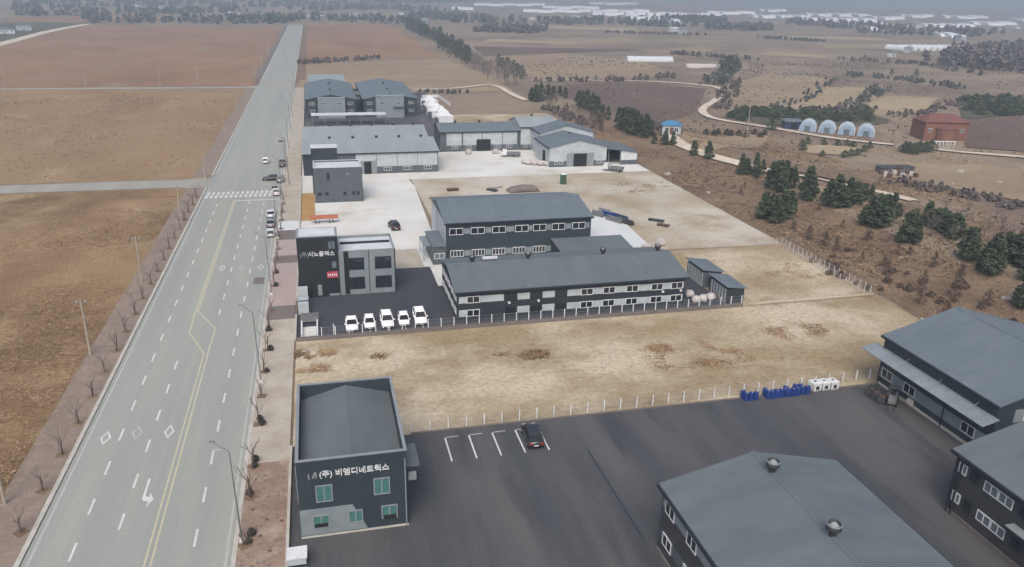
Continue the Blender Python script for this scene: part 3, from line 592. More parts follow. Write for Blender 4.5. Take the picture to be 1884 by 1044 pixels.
for x in (73.2, 76.4): MB().box(x-.08, x+.08, 192.5, 192.66, 0, 4.0).build('post', 'steel', e)
# ---- far factory with two wings
for k, (xa, xb, lab) in enumerate(((-3.6, 13.2, 'charcoal factory wing with projecting pale stair block, beside the road'), (15.8, 34.2, 'charcoal factory wing with projecting pale block, beside the white tents'))):
    e = bld('factory_wing', lab, xa, xb, 281, 330, 'building')
    walls(e, xa, xb, 281, 330, 6.0, 7.6, 'y', 'wall_slate'); gable_roof(e, xa, xb, 281, 330, 6.0, 7.6, 'y', 'roof_slate', .3)
    px = (.4, 9.4) if k == 0 else (19.8, 29.4)
    MB().box(px[0], px[1], 278.2, 280.98, -.1, 6.7 if k == 0 else 7.3).build('stair_block', 'wall_grey', e); MB().box(px[0]-.05, px[1]+.05, 278.1, 280.96, 6.7 if k == 0 else 7.3, 6.85 if k == 0 else 7.45).build('coping', 'roof_pale', e)
    for x in (px[0]+2, px[1]-2): window(e, x, 278.2, 5.0, 'S', 1.5, .8, 2)
    for x in (xa+2, xb-2):
        for z in (4.6, 2.0): window(e, x, 281, z, 'S', 1.8, .9, 3)
    for y in (292, 310): vent(e, (xa+xb)/2, y, 7.6, .6, 'steel_dark')
    if k: MB().box(25.5, 29.2, 277.4, 278.19, 3.6, 3.8).build('awning', 'roof_grey', e)
e = bld('link_building', 'low dark link block with paired windows joining the two charcoal wings', 13.3, 15.7, 296, 305)
walls(e, 13.3, 15.7, 296, 305, 5.6, m='wall_charcoal'); MB().box(13.25, 15.75, 295.9, 305.1, 5.6, 5.75).build('roof', 'roof_grey', e)
for x in (14.0, 15.0): window(e, x, 296, 4.4, 'S', .8, .8, 1)
e = bld('storage_canopy', 'long white flat canopy in front of the charcoal wings', -2, 22, 264, 269)
MB().box(-2, 22, 264, 269, 3.1, 3.3).build('roof', 'roof_white', e)
for i in range(7):
    for y in (264.2, 268.8): MB().box(-1.8+i*3.9, -1.65+i*3.9, y-.08, y+.08, 0, 3.1).build('post', 'steel', e)
e = bld('factory_hall', 'pale flat-roofed block at the far end of the factory row', -2.5, 11.5, 334, 362)
walls(e, -2.5, 11.5, 334, 362, 6.0, 7.0, 'x', 'wall_pale'); gable_roof(e, -2.5, 11.5, 334, 362, 6.0, 7.0, 'x', 'roof_pale', .3); MB().box(1.5, 11.5, 333.9, 333.996, 4.6, 5.8).build('window_band', 'glass_grey', e)

# ---- near warehouses
x0, x1, y0, y1 = 62.5, 81.0, 54.2, 70.8
e = bld('warehouse', 'slate warehouse with full-length pale awning and grey gable roof at the yard corner', x0, x1, y0, y1)
walls(e, x0, x1, y0, y1, 6.0, 8.7, 'y', 'wall_slate'); gable_roof(e, x0, x1, y0, y1, 6.0, 8.7, 'y', 'roof_slate', .3)
MB().hexa([(60.6, 53.8, 4.05), (62.48, 53.8, 4.55), (62.48, 72.2, 4.55), (60.6, 72.2, 4.05)], [(60.6, 53.8, 4.12), (62.48, 53.8, 4.62), (62.48, 72.2, 4.62), (60.6, 72.2, 4.12)]).build('awning', 'canopy_sheet', e)
for y in (56.5, 61.5, 66.5): MB().tube((61.2, y, 4.3), (62.45, y, 5.2), .03).build('awning_strut', 'trim_grey', e)
MB().box(62.42, 62.498, y0+.1, y1-.1, 1.0, 2.3).build('wall_band', 'wall_grey', e); MB().box(62.4, 62.498, y0, y1, -.1, .3).build('plinth', 'kerb', e)
for y in (69.3, 65.6, 57.0): window(e, 62.42, y, 1.75, 'W', 1.8, 1.15, 2)
MB().box(64.5, 80, y0-.06, y0-.004, 3.9, 5.3).build('wall_band', 'wall_grey', e)
for x in (66.5, 70.5): window(e, x, y0-.06, 4.6, 'S', 1.8, 1.15, 2)
pipe(e, 62.35, y1-.2, .1, 5.8); pipe(e, 62.3, 60.4, .1, 4.2)
x0, x1, y0, y1 = 52.4, 67.4, 22, 48.2
e = bld('warehouse', 'dark brown warehouse with two rows of pale louvre windows and twin corner downpipes', x0, x1, y0, y1)
walls(e, x0, x1, y0, y1, 6.0, 8.1, 'y', 'wall_brown'); gable_roof(e, x0, x1, y0, y1, 6.0, 8.1, 'y', 'roof_grey', .35)
for i, y in enumerate((47.3, 44.2, 42.7, 39.0, 37.5, 34, 32.5)):
    w = .9 if i == 0 else 1.45
    window(e, x0, y, 4.75, 'W', w, .95, 2, 'white_frame', 'glass_grey'); window(e, x0, y, 1.85, 'W', w, .95, 2, 'white_frame', 'glass_grey')
for y in (46.0, 40.8):
    for z in (4.75, 1.85): window(e, x0, y, z, 'W', .9, .95, 2, 'trim_dark', 'glass')
for y in (47.9, 47.4): pipe(e, x0-.12, y, 0, 5.8, .08)
MB().box(x0-.9, x0-.01, 36, 41.5, 3.35, 3.45).build('awning', 'trim_grey', e); MB().box(x0-.1, x0-.004, y0, y1, -.1, .35).build('plinth', 'paving_dark', e)
for i in range(6): MB().box(x0-.3, x0-.02, 36.0, 38.2, .3+i*.5, .7+i*.5).build('pale_louvre', 'wall_pale', e)
x0, x1, y0, y1 = 24.9, 40.4, 24, 48.6
e = bld('warehouse', 'near grey-roofed warehouse with two tall steel ridge ventilators', x0, x1, y0, y1)
walls(e, x0, x1, y0, y1, 6.1, 7.9, 'y', 'wall_brown'); gable_roof(e, x0, x1, y0, y1, 6.1, 7.9, 'y', 'roof_grey', .3)
MB().box(x0-.04, x0-.002, y0+.1, y1-.3, 4.5, 5.5).build('wall_band', 'wall_grey', e); MB().box(x0-.04, x0-.002, y0+.1, y1-.3, 1.3, 2.3).build('wall_band', 'wall_mid', e)
for y in (47.0, 43.2, 39.2, 35.2, 31):
    window(e, x0-.03, y, 4.85, 'W', 1.6, 1.1, 2); window(e, x0-.03, y, 1.8, 'W', 1.6, 1.1, 2)
MB().box(x0-.14, x0-.004, y0, y1, -.1, .3).build('plinth', 'paving_dark', e)
vent(e, 32.65, 46.0, 8.0, .8, 'steel_dark', 'steel'); vent(e, 32.65, 38.2, 8.0, .8, 'steel_dark', 'steel')

# ================================================================== VEHICLES
def loft(mb, secs):
    """secs: list of closed rings with equal counts"""
    n = len(secs[0]); o = len(mb.v); mb.v += [tuple(p) for s_ in secs for p in s_]
    for k in range(len(secs)-1):
        for i in range(n): mb.f.append((o+k*n+i, o+k*n+(i+1) % n, o+(k+1)*n+(i+1) % n, o+(k+1)*n+i))
    mb.f.append(tuple(o+i for i in range(n-1, -1, -1))); mb.f.append(tuple(o+(len(secs)-1)*n+i for i in range(n)))
    return mb
CARM = {}
def car_meshes(kind, paint):
    k = (kind, paint)
    if k in CARM: return CARM[k]
    L, Wd, Hh, hood, ws, rf, rr, rb = {'sedan': (4.7, 1.84, 1.45, .92, 1.05, .35, -1.15, -1.75), 'suv': (4.6, 1.88, 1.72, 1.05, 1.1, .5, -1.75, -2.1), 'hatch': (3.7, 1.62, 1.5, .95, 1.0, .35, -1.3, -1.75)}[kind]
    h = L/2; w = Wd/2; zb = .28
    def ring(y, wl, zl, wm, zm, wt, zt): return [(-wl, y, zl), (wl, y, zl), (wm, y, zm), (wt, y, zt), (-wt, y, zt), (-wm, y, zm)]
    belt = hood
    body = loft(MB(), [ring(-h, w*.82, zb+.12, w*.88, .6, w*.8, belt*.92), ring(-h+.25, w*.95, zb, w, .62, w*.9, belt*.99), ring(-.6, w*.96, zb, w, .62, w*.92, belt), ring(ws, w*.96, zb, w, .62, w*.92, belt), ring(h-.55, w*.94, zb, w*.98, .6, w*.86, belt*.86), ring(h-.12, w*.85, zb, w*.88, .55, w*.78, belt*.74), ring(h, w*.7, zb+.12, w*.74, .5, w*.66, belt*.66)])
    cab = MB()
    bt = [(-w*.9, rb, belt-.02), (w*.9, rb, belt-.02), (w*.9, ws, belt-.02), (-w*.9, ws, belt-.02)]
    tp = [(-w*.7, rr, Hh-.06), (w*.7, rr, Hh-.06), (w*.7, rf, Hh-.06), (-w*.7, rf, Hh-.06)]
    cab.hexa(bt, tp)
    roof = MB().hexa([(-w*.72, rr-.02, Hh-.07), (w*.72, rr-.02, Hh-.07), (w*.72, rf-.05, Hh-.07), (-w*.72, rf-.05, Hh-.07)], [(-w*.64, rr+.1, Hh), (w*.64, rr+.1, Hh), (w*.64, rf-.1, Hh), (-w*.64, rf-.1, Hh)])
    for s_ in (-1, 1):
        for (a, b) in (((s_*w*.905, ws, belt), (s_*w*.715, rf, Hh-.05)), ((s_*w*.905, rb, belt), (s_*w*.715, rr, Hh-.05)), ((s_*w*.91, (ws+rb)/2, belt), (s_*w*.72, (rf+rr)/2, Hh-.05))): roof.tube(a, b, .05, n=5)
    wheel = MB()
    wheel.lathe([(.2, -.1), (.31, -.1), (.33, 0), (.31, .1), (.2, .1)], 12); wheel.v = [(z, x, y) for x, y, z in wheel.v]
    rim = MB().lathe([(.01, -.11), (.2, -.105), (.2, .105), (.01, .11)], 10); rim.v = [(z, x, y) for x, y, z in rim.v]
    lamp = MB().box(-.2, .2, -.06, .06, -.08, .08); plate = MB().box(-.27, .27, -.03, .03, -.06, .06)
    mir = MB().box(-.1, .1, -.08, .08, -.06, .06)
    bump_ = MB().box(-w*.72, w*.72, -.06, .06, -.1, .1)
    CARM[k] = dict(body=body.mesh('body', paint, True), cab=cab.mesh('cabin_glass', 'car_glass'), roof=roof.mesh('roof', paint), wheel=wheel.mesh('wheel', 'tyre', True), rim=rim.mesh('rim', 'rim'), lamp=lamp.mesh('headlight', 'lamp_glass'), tail=lamp.mesh('tail_light', 'tail_lamp'), plate=plate.mesh('number_plate', 'sign_white'), mir=mir.mesh('mirror', paint), grille=bump_.mesh('grille', 'trim_dark'), dims=(L, Wd, Hh, ws, belt))
    return CARM[k]
def car(label, kind, paint, x, y, rz, group=None, name='parked_car', z=.012):
    M = car_meshes(kind, paint); L, Wd, Hh, ws, belt = M['dims']; h = L/2; w = Wd/2
    e = thing(name, label, 'car', (x, y, z), rz, group)
    e.scale = (.9, .9, .9)
    obj('body', M['body'], e); obj('cabin_glass', M['cab'], e); obj('roof', M['roof'], e)
    for sx in (-1, 1):
        for yy in (h-.85, -h+.85): wo = obj('wheel', M['wheel'], e, (sx*(w-.1), yy, .33)); obj('rim', M['rim'], wo)
        obj('headlight', M['lamp'], e, (sx*w*.6, h-.1, belt*.66)); obj('tail_light', M['tail'], e, (sx*w*.66, -h+.03, belt*.8)); obj('mirror', M['mir'], e, (sx*(w+.05), ws-.15, belt+.05))
    obj('grille', M['grille'], e, (0, h-.03, .48)); obj('number_plate', M['plate'], e, (0, h+.05, .42)); obj('number_plate', M['plate'], e, (0, -h-.01, .6))
    return e
# five white cars facing the fence (nose towards -Y)
for i, (x, y, kd, lab) in enumerate(((2.65, 98.9, 'sedan', 'white sedan parked closest to the sliding gate in the dark yard'), (5.0, 98.9, 'hatch', 'small white hatchback second from the sliding gate'), (7.35, 99.1, 'suv', 'white sport utility car in the middle of the row of five'), (9.6, 99.0, 'hatch', 'white hatchback parked next to the largest white car'), (11.85, 99.4, 'suv', 'largest white car, parked at the row end towards the long workshop'))):
    car(lab, kd, 'car_white', x, y, math.pi+R(random.uniform(-2, 2)), 'white cars parked along the post fence', 'white_car')
car('black sport utility car parked nose-in against the fence beside painted bays', 'suv', 'car_black', 19.1, 66.9, R(-3))
car('dark pickup-sized car standing alone on the pale concrete yard', 'suv', 'car_black', *g(725, 421).xy, R(8))
for px, py, kd, pt, lab in ((489, 300, 'hatch', 'car_white', 'white car driving on the road past the crosswalk junction'), (520, 306, 'suv', 'car_black', 'black car stopped by the kerb beyond the junction'), (500, 332, 'sedan', 'car_black', 'black sedan parked across the kerb lane at the junction'), (516, 334, 'suv', 'car_grey', 'grey car parked on the pavement corner at the junction'), (510, 358, 'suv', 'car_silver', 'silver car waiting right at the crosswalk end'), (499, 398, 'sedan', 'car_silver', 'silver car first behind the crosswalk in the kerb lane'), (499, 415, 'sedan', 'car_grey', 'grey sedan second behind the crosswalk in the kerb lane'), (499, 434, 'hatch', 'car_silver', 'small silver car third behind the crosswalk in the kerb lane')):
    p = g(px, py, 0); car(lab, kd, pt, p.x, p.y, R(90) if py == 332 else 0, None, 'car', .005)
def truck(label, x, y, rz, cabm='white_plastic', load='steel'):
    e = thing('flatbed_truck', label, 'truck', (x, y, .01), rz)
    loft(MB(), [[(-.9, 1.2, .5), (.9, 1.2, .5), (.9, 1.2, 1.95), (-.9, 1.2, 1.95)], [(-.9, 2.3, .5), (.9, 2.3, .5), (.9, 2.2, 1.95), (-.9, 2.2, 1.95)], [(-.88, 2.7, .5), (.88, 2.7, .5), (.86, 2.6, 1.2), (-.86, 2.6, 1.2)]]).build('cab', cabm, e, True)
    MB().box(-.75, .75, 2.32, 2.56, 1.2, 1.8).build('windscreen', 'glass', e, True); MB().box(-.95, .95, -2.6, 1.1, .75, .9).build('load_bed', load, e, True)
    for a in ((-.95, -.9, -2.6, 1.1), (.9, .95, -2.6, 1.1), (-.9, .9, -2.6, -2.55)): MB().box(*a, .9, 1.25).build('side_board', load, e, True)
    MB().box(-.35, .35, -2.5, 2.4, .45, .74).build('chassis', 'trim_dark', e, True)
    M = car_meshes('suv', 'car_white')
    for sx in (-1, 1):
        for yy in (1.9, -1.6): wo = obj('wheel', M['wheel'], e, (sx*.8, yy, .36)); obj('rim', M['rim'], wo)
    return e
p = g(940, 289); truck('white flatbed truck parked before the long pale factory', p.x, p.y, R(78))
p = g(1128, 316); truck('white small truck beside the lean-to open shed', p.x, p.y, R(50))

# ================================================================== FENCES
me_post = MB().box(-.05, .05, -.05, .05, 0, 1.3).mesh('post', 'white_frame')
def fence(label, pts, step, h=1.25, z0=.0, pm='white_frame', wm='trim_grey', kind='post_fence', pw=.055):
    a0 = pts[0]; e = thing(kind, label, 'fence', (a0[0], a0[1], 0))
    mp = MB().box(-pw, pw, -pw, pw, 0, h).mesh('post', pm)
    for i in range(len(pts)-1):
        a = Vector((*pts[i], 0)); b = Vector((*pts[i+1], 0)); n = max(1, round((b-a).length/step)); d = (b-a)/n; ang = math.atan2(d.y, d.x); Ld = d.length
        w = MB()
        for z in (.12, h*.5, h-.08): w.tube((0, 0, z), (Ld, 0, z), .012, n=4, cap=False)
        for k in range(1, 8): w.tube((Ld*k/8, 0, .1), (Ld*k/8, 0, h-.06), .007, n=3, cap=False)
        wme = w.mesh('mesh_panel', wm)
        for k in range(n+1):
            q = a+d*k-Vector((*a0, 0))
            if k < n or i == len(pts)-2: obj('post', mp, e, (q.x, q.y, z0+hgt(a0[0], a0[1])+.05))
            if k < n: obj('mesh_panel', wme, e, (q.x, q.y, z0+hgt(a0[0], a0[1])+.05), ang)
    return e
fence('white post fence on a low kerb between near asphalt yard and sandy plot', [(7.3, 70.7), (34, 71.0), (62.2, 71.8)], 1.85, 1.3, .0)
fence('white post fence on low wall before the white cars and long workshop', [(-3.0, 95.7), (28, 95.72), (58.4, 95.75)], 1.72, 1.2, .55)
fence('pale double post fence along the sandy plot edge below the bare slope', [(76.2, 122.0), (81.1, 122.0), (81.1, 109), (81.1, 97)], 1.3, 1.25, 0, 'sack', 'sack')
fence('second pale post row inside the fence below the bare slope', [(79.9, 119.5), (79.9, 109), (79.9, 97)], 1.5, 1.1, 0, 'sack', 'sack')
# sliding gate and gate posts of the dark yard
e = thing('sliding_gate', 'white sliding gate with boxed posts at the dark yard entrance', 'gate', (-4.1, 103, 0))
for a in ((-4.4, -3.0, 109.2, 110.2, .9, 2.1), (-4.3, -2.9, 104.6, 107.6, .02, 1.5)): MB().box(*a).build('gate_box', 'wall_pale', e)
for x in (-4.3, -3.2): MB().box(x, x+.18, 109.3, 109.5, 0, .9).build('leg', 'white_frame', e)
MB().box(-4.35, -2.85, 105.7, 105.95, 1.5, 1.56).build('gate_rail', 'trim_dark', e)
for i in range(3): MB().box(-4.0, -1.6, 102.4-i*.7, 102.6-i*.7, .35, 1.0).build('gate_panel', 'steel', e)
for x in (-3.9, -1.9): MB().hexa([(x, 96.8, .0), (x+.18, 96.8, .0), (x+.18, 100.2, .0), (x, 100.2, .0)], [(x, 96.8, .5), (x+.18, 96.8, .5), (x+.18, 100.2, .95), (x, 100.2, .95)]).build('gate_track', 'white_frame', e)
MB().box(-3.7, -1.95, 97, 100, .02, .08).build('ramp', 'concrete', e)
e = thing('gate_pillar', 'white boxed gate pillar at the pavement end below the lettered office', 'gate', (-4.2, 53, 0))
MB().box(-4.45, -3.1, 52.2, 53.4, 0, 1.1).build('pillar', 'wall_pale', e); MB().box(-4.55, -3.0, 52.1, 53.5, 1.1, 1.25).build('cap', 'white_frame', e); MB().box(-4.45, -3.1, 52.12, 52.195, .3, .5).build('sign_strip', 'trim_dark', e)

# ================================================================== POLES AND STREET LAMPS
def power_pole(x, y, h, label, group, lean=0):
    e = thing('power_pole', label, 'pole', (x, y, hgt(x, y)), 0, group)
    MB().tube((0, 0, -.3), (lean, 0, h), .17, .1, 8).build('pole', 'pole_concrete', e, True)
    MB().box(-.6+lean, .6+lean, -.04, .04, h-.55, h-.43).build('crossarm', 'steel', e, True)
    for s_ in (-.5, 0, .5): MB().tube((s_+lean, 0, h-.43), (s_+lean, 0, h-.2), .05, .03).build('insulator', 'white_plastic', e, True)
    MB().tube((.0, 0, h*.78), (1.3, -1.2, 0), .015, n=4).build('stay_wire', 'steel', e, True)
for px, py, h in ((167, 655, 7.5), (262, 520, 7.4), (334, 410, 7.3), (10, 930, 7.5)):
    p = g(px, py); power_pole(p.x, p.y, h, 'concrete power pole standing at the brown field edge along the left pavement', 'power poles along the field')
for px, py in ((378, 332), (416, 262), (437, 215), (455, 190), (470, 150), (482, 130), (495, 105), (12, 165), (158, 162), (295, 160), (365, 158)):
    p = g(px, py); power_pole(p.x, p.y, 7.5, 'distant concrete power pole at the edge of the red-brown field', 'distant power poles')
for px, py in ((1372, 268), (1646, 240), (1466, 217), (1376, 232)):
    p = g(px, py); power_pole(p.x, p.y, 8, 'pale concrete power pole by the winding dirt path', 'poles along the dirt path')
def lamp(x, y, h=10, label='tall grey street lamp with arm over the road at the factory-side kerb', side=-1):
    e = thing('street_lamp', label, 'street lamp', (x, y, .1), 0, 'distant street lamps' if y > 390 else 'street lamps along the factory-side kerb')
    MB().tube((0, 0, 0), (side*.15, 0, h-1), .08, .045, 8).build('post', 'steel', e, True); MB().tube((side*.15, 0, h-1), (side*1.3, 0, h), .035, .03).build('arm', 'steel', e, True)
    MB().hexa([(side*1.35-.28, -.1, h-.04), (side*1.35+.28, -.1, h-.04), (side*1.35+.28, .1, h-.04), (side*1.35-.28, .1, h-.04)], [(side*1.35-.22, -.07, h+.06), (side*1.35+.22, -.07, h+.06), (side*1.35+.22, .07, h+.06), (side*1.35-.22, .07, h+.06)]).build('lamp_head', 'steel', e, True)
    MB().box(-.2, .2, -.2, .2, 0, .25).build('base', 'concrete', e, True)
for y in (56.5, 85, 113, 141, 168, 196, 224, 252, 280, 310, 340): lamp(-8.25, y, 9.6)
for y in (398, 430, 470, 520, 580, 650): lamp(-24.9 if y % 20 else -9.2, y, 9, 'distant grey street lamp beside the far road')
for i, (px, py) in enumerate(((527, 300), (532, 340), (519, 395))):
    p = g(px, py); e = thing('traffic_signal', ['traffic signal pole with arm by the crosswalk junction', 'thin signal post on the corner beyond the crosswalk', 'slim sign post beside the parked kerb lane cars'][i], 'traffic signal', (p.x, p.y, .1))
    MB().tube((0, 0, 0), (0, 0, 6.2), .09, .07, 8).build('post', 'steel', e, True); MB().tube((0, 0, 5.3), (-1.0, 0, 5.4), .06, .05).build('arm', 'steel', e, True)
    MB().box(-1.5, -.4, -.12, .12, 5.25, 5.6).build('signal_head', 'trim_dark', e, True)
    for k in range(3): MB().lathe([(.09, 0), (.09, .05), (.01, .06)], 8, (-1.3+k*.35, 5.42, .12)).build('signal_lens', ('tail_lamp', 'orange_paint', 'green_paint')[k], e, True).rotation_euler = (R(90), 0, 0)

# ================================================================== YARD OBJECTS
me_d = {}
def drum(x, y, i):
    if 'b' not in me_d:
        me_d['b'] = MB().lathe([(.01, 0), (.28, 0), (.29, .05), (.28, .28), (.3, .3), (.28, .32), (.28, .56), (.3, .58), (.28, .6), (.28, .86), (.25, .9), (.01, .9)], 12).mesh('barrel_body', 'blue_plastic'); me_d['r'] = MB().lathe([(.24, .9), (.26, .94), (.2, .94), (.2, .9)], 12).mesh('rim', 'blue_plastic'); me_d['c'] = MB().lathe([(.05, .88), (.05, .95), (.01, .95)], 8, (.12, 0, 0)).mesh('bung', 'white_plastic')
    e = thing('plastic_drum', 'blue plastic drum standing in a cluster along the near yard fence', 'drum', (x, y, 0), random.random()*6, 'blue drums along the fence')
    obj('barrel_body', me_d['b'], e); obj('rim', me_d['r'], e); obj('bung', me_d['c'], e)
i = 0
for px, py, n in ((1380, 734, 4), (1420, 730, 4), (1436, 728, 3), (1458, 726, 4), (1475, 723, 5)):
    p = g(px, py, 0)
    for k in range(n): drum(p.x-.7+.62*(k % 3)+random.uniform(-.06, .06), p.y+.62*(k//3)-.25, i); i += 1
def ibc(x, y, lab):
    e = thing('liquid_tote', lab, 'tank', (x, y, 0), R(4), 'white liquid totes by the fence')
    loft(MB(), [[(-.5, -.55, .18), (.5, -.55, .18), (.5, .55, .18), (-.5, .55, .18)], [(-.52, -.57, .3), (.52, -.57, .3), (.52, .57, .3), (-.52, .57, .3)], [(-.52, -.57, 1.05), (.52, -.57, 1.05), (.52, .57, 1.05), (-.52, .57, 1.05)], [(-.44, -.5, 1.15), (.44, -.5, 1.15), (.44, .5, 1.15), (-.44, .5, 1.15)]]).build('tank', 'white_plastic', e, True)
    MB().box(-.55, .55, -.6, .6, .02, .16).build('pallet', 'steel', e, True); MB().lathe([(.14, 1.15), (.14, 1.2), (.01, 1.2)], 10).build('cap', 'trim_dark', e, True); MB().box(-.22, .22, -.6, -.575, .35, .75).build('label_plate', 'trim_dark', e, True)
    for x_ in (-.54, -.18, .18, .54): MB().tube((x_, -.6, .15), (x_, -.6, 1.1), .015, n=4).build('cage_bar', 'steel', e, True)
for k, px in enumerate((1501, 1514, 1527)): p = g(px+k*3, 721-k*1.5, 0); ibc(p.x, p.y+.4, ('white liquid tote next to the blue drums', 'middle white liquid tote of three by the fence', 'white liquid tote at the row end towards the awning warehouse')[k])
# forklift and scrap bins at the warehouse corner
p = g(1640, 742, 0)
e = thing('forklift', 'grey forklift truck parked against the awning warehouse corner', 'forklift', (p.x, p.y, 0), R(140))
loft(MB(), [[(-.55, -1.1, .3), (.55, -1.1, .3), (.55, -1.1, 1.0), (-.55, -1.1, 1.0)], [(-.55, -.2, .3), (.55, -.2, .3), (.55, -.2, 1.1), (-.55, -.2, 1.1)], [(-.5, .9, .3), (.5, .9, .3), (.5, .9, .7), (-.5, .9, .7)]]).build('body', 'steel', e, True)
for x in (-.48, .48):
    for y in (-.6, .55): MB().tube((x, y, .9), (x, y*.8, 2.0), .035, n=5).build('guard_post', 'trim_dark', e, True)
    MB().box(x-.06, x+.06, 1.0, 1.12, .1, 2.1).build('mast', 'trim_dark', e, True); MB().box(x*.6-.06, x*.6+.06, 1.13, 2.1, .08, .14).build('fork', 'steel_dark', e, True)
    for y in (-.75, .65): MB().tube((x-.1, y, .28), (x+.1, y, .28), .28, n=10).build('wheel', 'tyre', e, True)
MB().box(-.5, .5, -.5, .5, 2.0, 2.08).build('guard_roof', 'steel_dark', e, True); MB().box(-.25, .25, -.35, .1, 1.1, 1.5).build('seat', 'trim_dark', e, True)
for k, (px, py) in enumerate(((1603, 727), (1612, 734), (1622, 741))):
    p = g(px, py, 0); e = thing('scrap_bin', 'dark open steel scrap bin in the row beside the forklift', 'bin', (p.x, p.y, 0), R(35), 'scrap bins by the forklift')
    for a in ((-.55, .55, -.45, -.4), (-.55, .55, .4, .45), (-.55, -.5, -.4, .4), (.5, .55, -.4, .4)): MB().box(*a, .12, .95).build('side_plate', 'steel_dark', e, True)
    MB().box(-.54, .54, -.44, .44, .08, .14).build('floor_plate', 'steel_dark', e, True); MB().box(-.4, .35, -.3, .3, .15, .8).build('scrap', 'rust', e, True)
p = g(1655, 735, 0)
for k in range(3):
    e = tag(loft(MB(), [[(-.4, -.4, 0), (.4, -.4, 0), (.4, .4, 0), (-.4, .4, 0)], [(-.52, -.5, .3), (.5, -.5, .35), (.5, .5, .3), (-.5, .5, .35)], [(-.35, -.3, .85), (.3, -.35, .9), (.35, .3, .8), (-.3, .3, .9)]]).build('bulk_bag', 'sack', None), 'pale bulk bag dumped behind the forklift at the warehouse wall', 'bag', 'bulk bags by the forklift'); e.location = (p.x+.3+k*.5, p.y-1.5+k*1.1, .0)
# green portable toilet, tarp pile, orange rack
p = g(1036, 339); e = thing('portable_toilet', 'green portable toilet cabin at the concrete yard edge', 'toilet', (p.x, p.y, .0))
MB().box(-.6, .6, -.6, .6, .1, 2.3).build('cabin', 'green_paint', e, True); MB().hexa([(-.65, -.65, 2.3), (.65, -.65, 2.3), (.65, .65, 2.3), (-.65, .65, 2.3)], [(-.4, -.4, 2.55), (.4, -.4, 2.55), (.4, .4, 2.55), (-.4, .4, 2.55)]).build('roof', 'white_plastic', e, True); MB().box(-.4, .4, -.65, -.61, .2, 2.1).build('door', 'brush_green', e, True); MB().box(-.62, .62, -.62, .62, 0, .1).build('base', 'trim_dark', e, True)
p = g(962, 352); e = thing('tarp_pile', 'long pile under a dark grey tarpaulin on the sandy ground', 'pile', (p.x, p.y, 0), R(3))
pl = MB(); rng = []
for k in range(9):
    t = (k-4)/4; hh = 1.5*(1-.75*abs(t)**3)+.1*math.sin(k*2.1); x = t*3.6
    rng.append([(x, -1.6, 0), (x, -1.0, hh*.75), (x, 0, hh), (x, 1.0, hh*.8), (x, 1.6, 0)])
loft(pl, rng).build('tarpaulin', 'paving_dark', e, True, True); MB().tube((-3.4, -1.5, .1), (3.4, -1.5, .1), .08).build('weight_pipe', 'rust', e, True)
p = g(597, 411); e = thing('steel_rack', 'orange steel beam rack on trestle legs behind the black sign block', 'rack', (p.x, p.y, 0))
MB().box(-2.6, 2.6, -.45, .45, .9, 1.5).build('beam_stack', 'orange_paint', e, True)
for x in (-1.6, -1.0, 1.0, 1.6): MB().box(x-.06, x+.06, -.4, .4, 0, .9).build('leg', 'steel_dark', e, True)
# scrap and timber lying on the yard
def pallet(px, py, rz, m, label, n=3, s=1.0):
    p = g(px, py); e = thing('plank_stack', label, 'stack', (p.x, p.y, .02), rz, 'material stacks')
    for k in range(n):
        for j in range(4): MB().box(-1.3*s, 1.3*s, -.5+j*.27, -.28+j*.27, .12+k*.16, .24+k*.16).build('plank', m, e, True)
    for x in (-1, 1): MB().box(x*s-.06, x*s+.06, -.55, .55, 0, .115).build('bearer', 'rust', e, True)
pallet(833, 352, .1, 'rust', 'rusty plank stack lying on the sand before the pale factory'); pallet(905, 352, -.9, 'steel_dark', 'dark steel stack near the tarpaulin pile', 2); pallet(914, 346, .5, 'sack', 'pale plank stack near the tarpaulin pile', 2)
pallet(1207, 408, -.7, 'steel_dark', 'dark beam stack lying alone on the grey sand', 2, 1.2); pallet(1220, 417, -.7, 'rust', 'rusty beam stack lying alone on the grey sand', 2, .9)
def pipe_stack(px, py, rz, m, label, n=5, L=5):
    p = g(px, py); e = thing('pipe_stack', label, 'pipes', (p.x, p.y, .03), rz)
    for k in range(n):
        for j in range(n-k): MB().tube((-L/2, (j-(n-k-1)/2)*.36, .2+k*.31), (L/2, (j-(n-k-1)/2)*.36, .2+k*.31), .17, n=8).build('pipe', m, e, True)
pipe_stack(1100, 398, -1.1, 'steel', 'grey steel pipe stack next to the tall hall', 3, 3); pipe_stack(1112, 393, -1.1, 'sign_grey', 'light grey pipe stack behind the grey steel pipes', 3, 3); pipe_stack(1120, 400, -1.1, 'blue_plastic', 'blue pipe stack on the white slab beside the tall hall', 3, 3.5)
pipe_stack(1130, 408, -1.1, 'steel', 'pale pipe stack in front of the blue pipes', 3, 4); pipe_stack(1140, 404, -1.1, 'car_navy', 'dark navy pipe stack behind the pale pipes', 3, 4); pipe_stack(1150, 412, -1.1, 'steel_dark', 'charcoal pipe stack at the slab edge', 3, 4)
for k in range(5):
    p = g(968+k*11, 303+k*.6); e = thing('wrapped_bale', 'pale wrapped bale in the row before the front-gabled factory', 'bale', (p.x, p.y, .02), R(-58), 'wrapped bales on the concrete yard')
    MB().lathe([(.01, -1.5), (.5, -1.45), (.58, -1.2), (.58, 1.2), (.5, 1.45), (.01, 1.5)], 10).build('wrap', 'sack', e, True, True).rotation_euler = (0, R(90), 0)
    e.children[0].location = (0, 0, .58); MB().box(-1.2, 1.2, -.4, .4, 0, .06).build('pallet', 'rust', e, True)
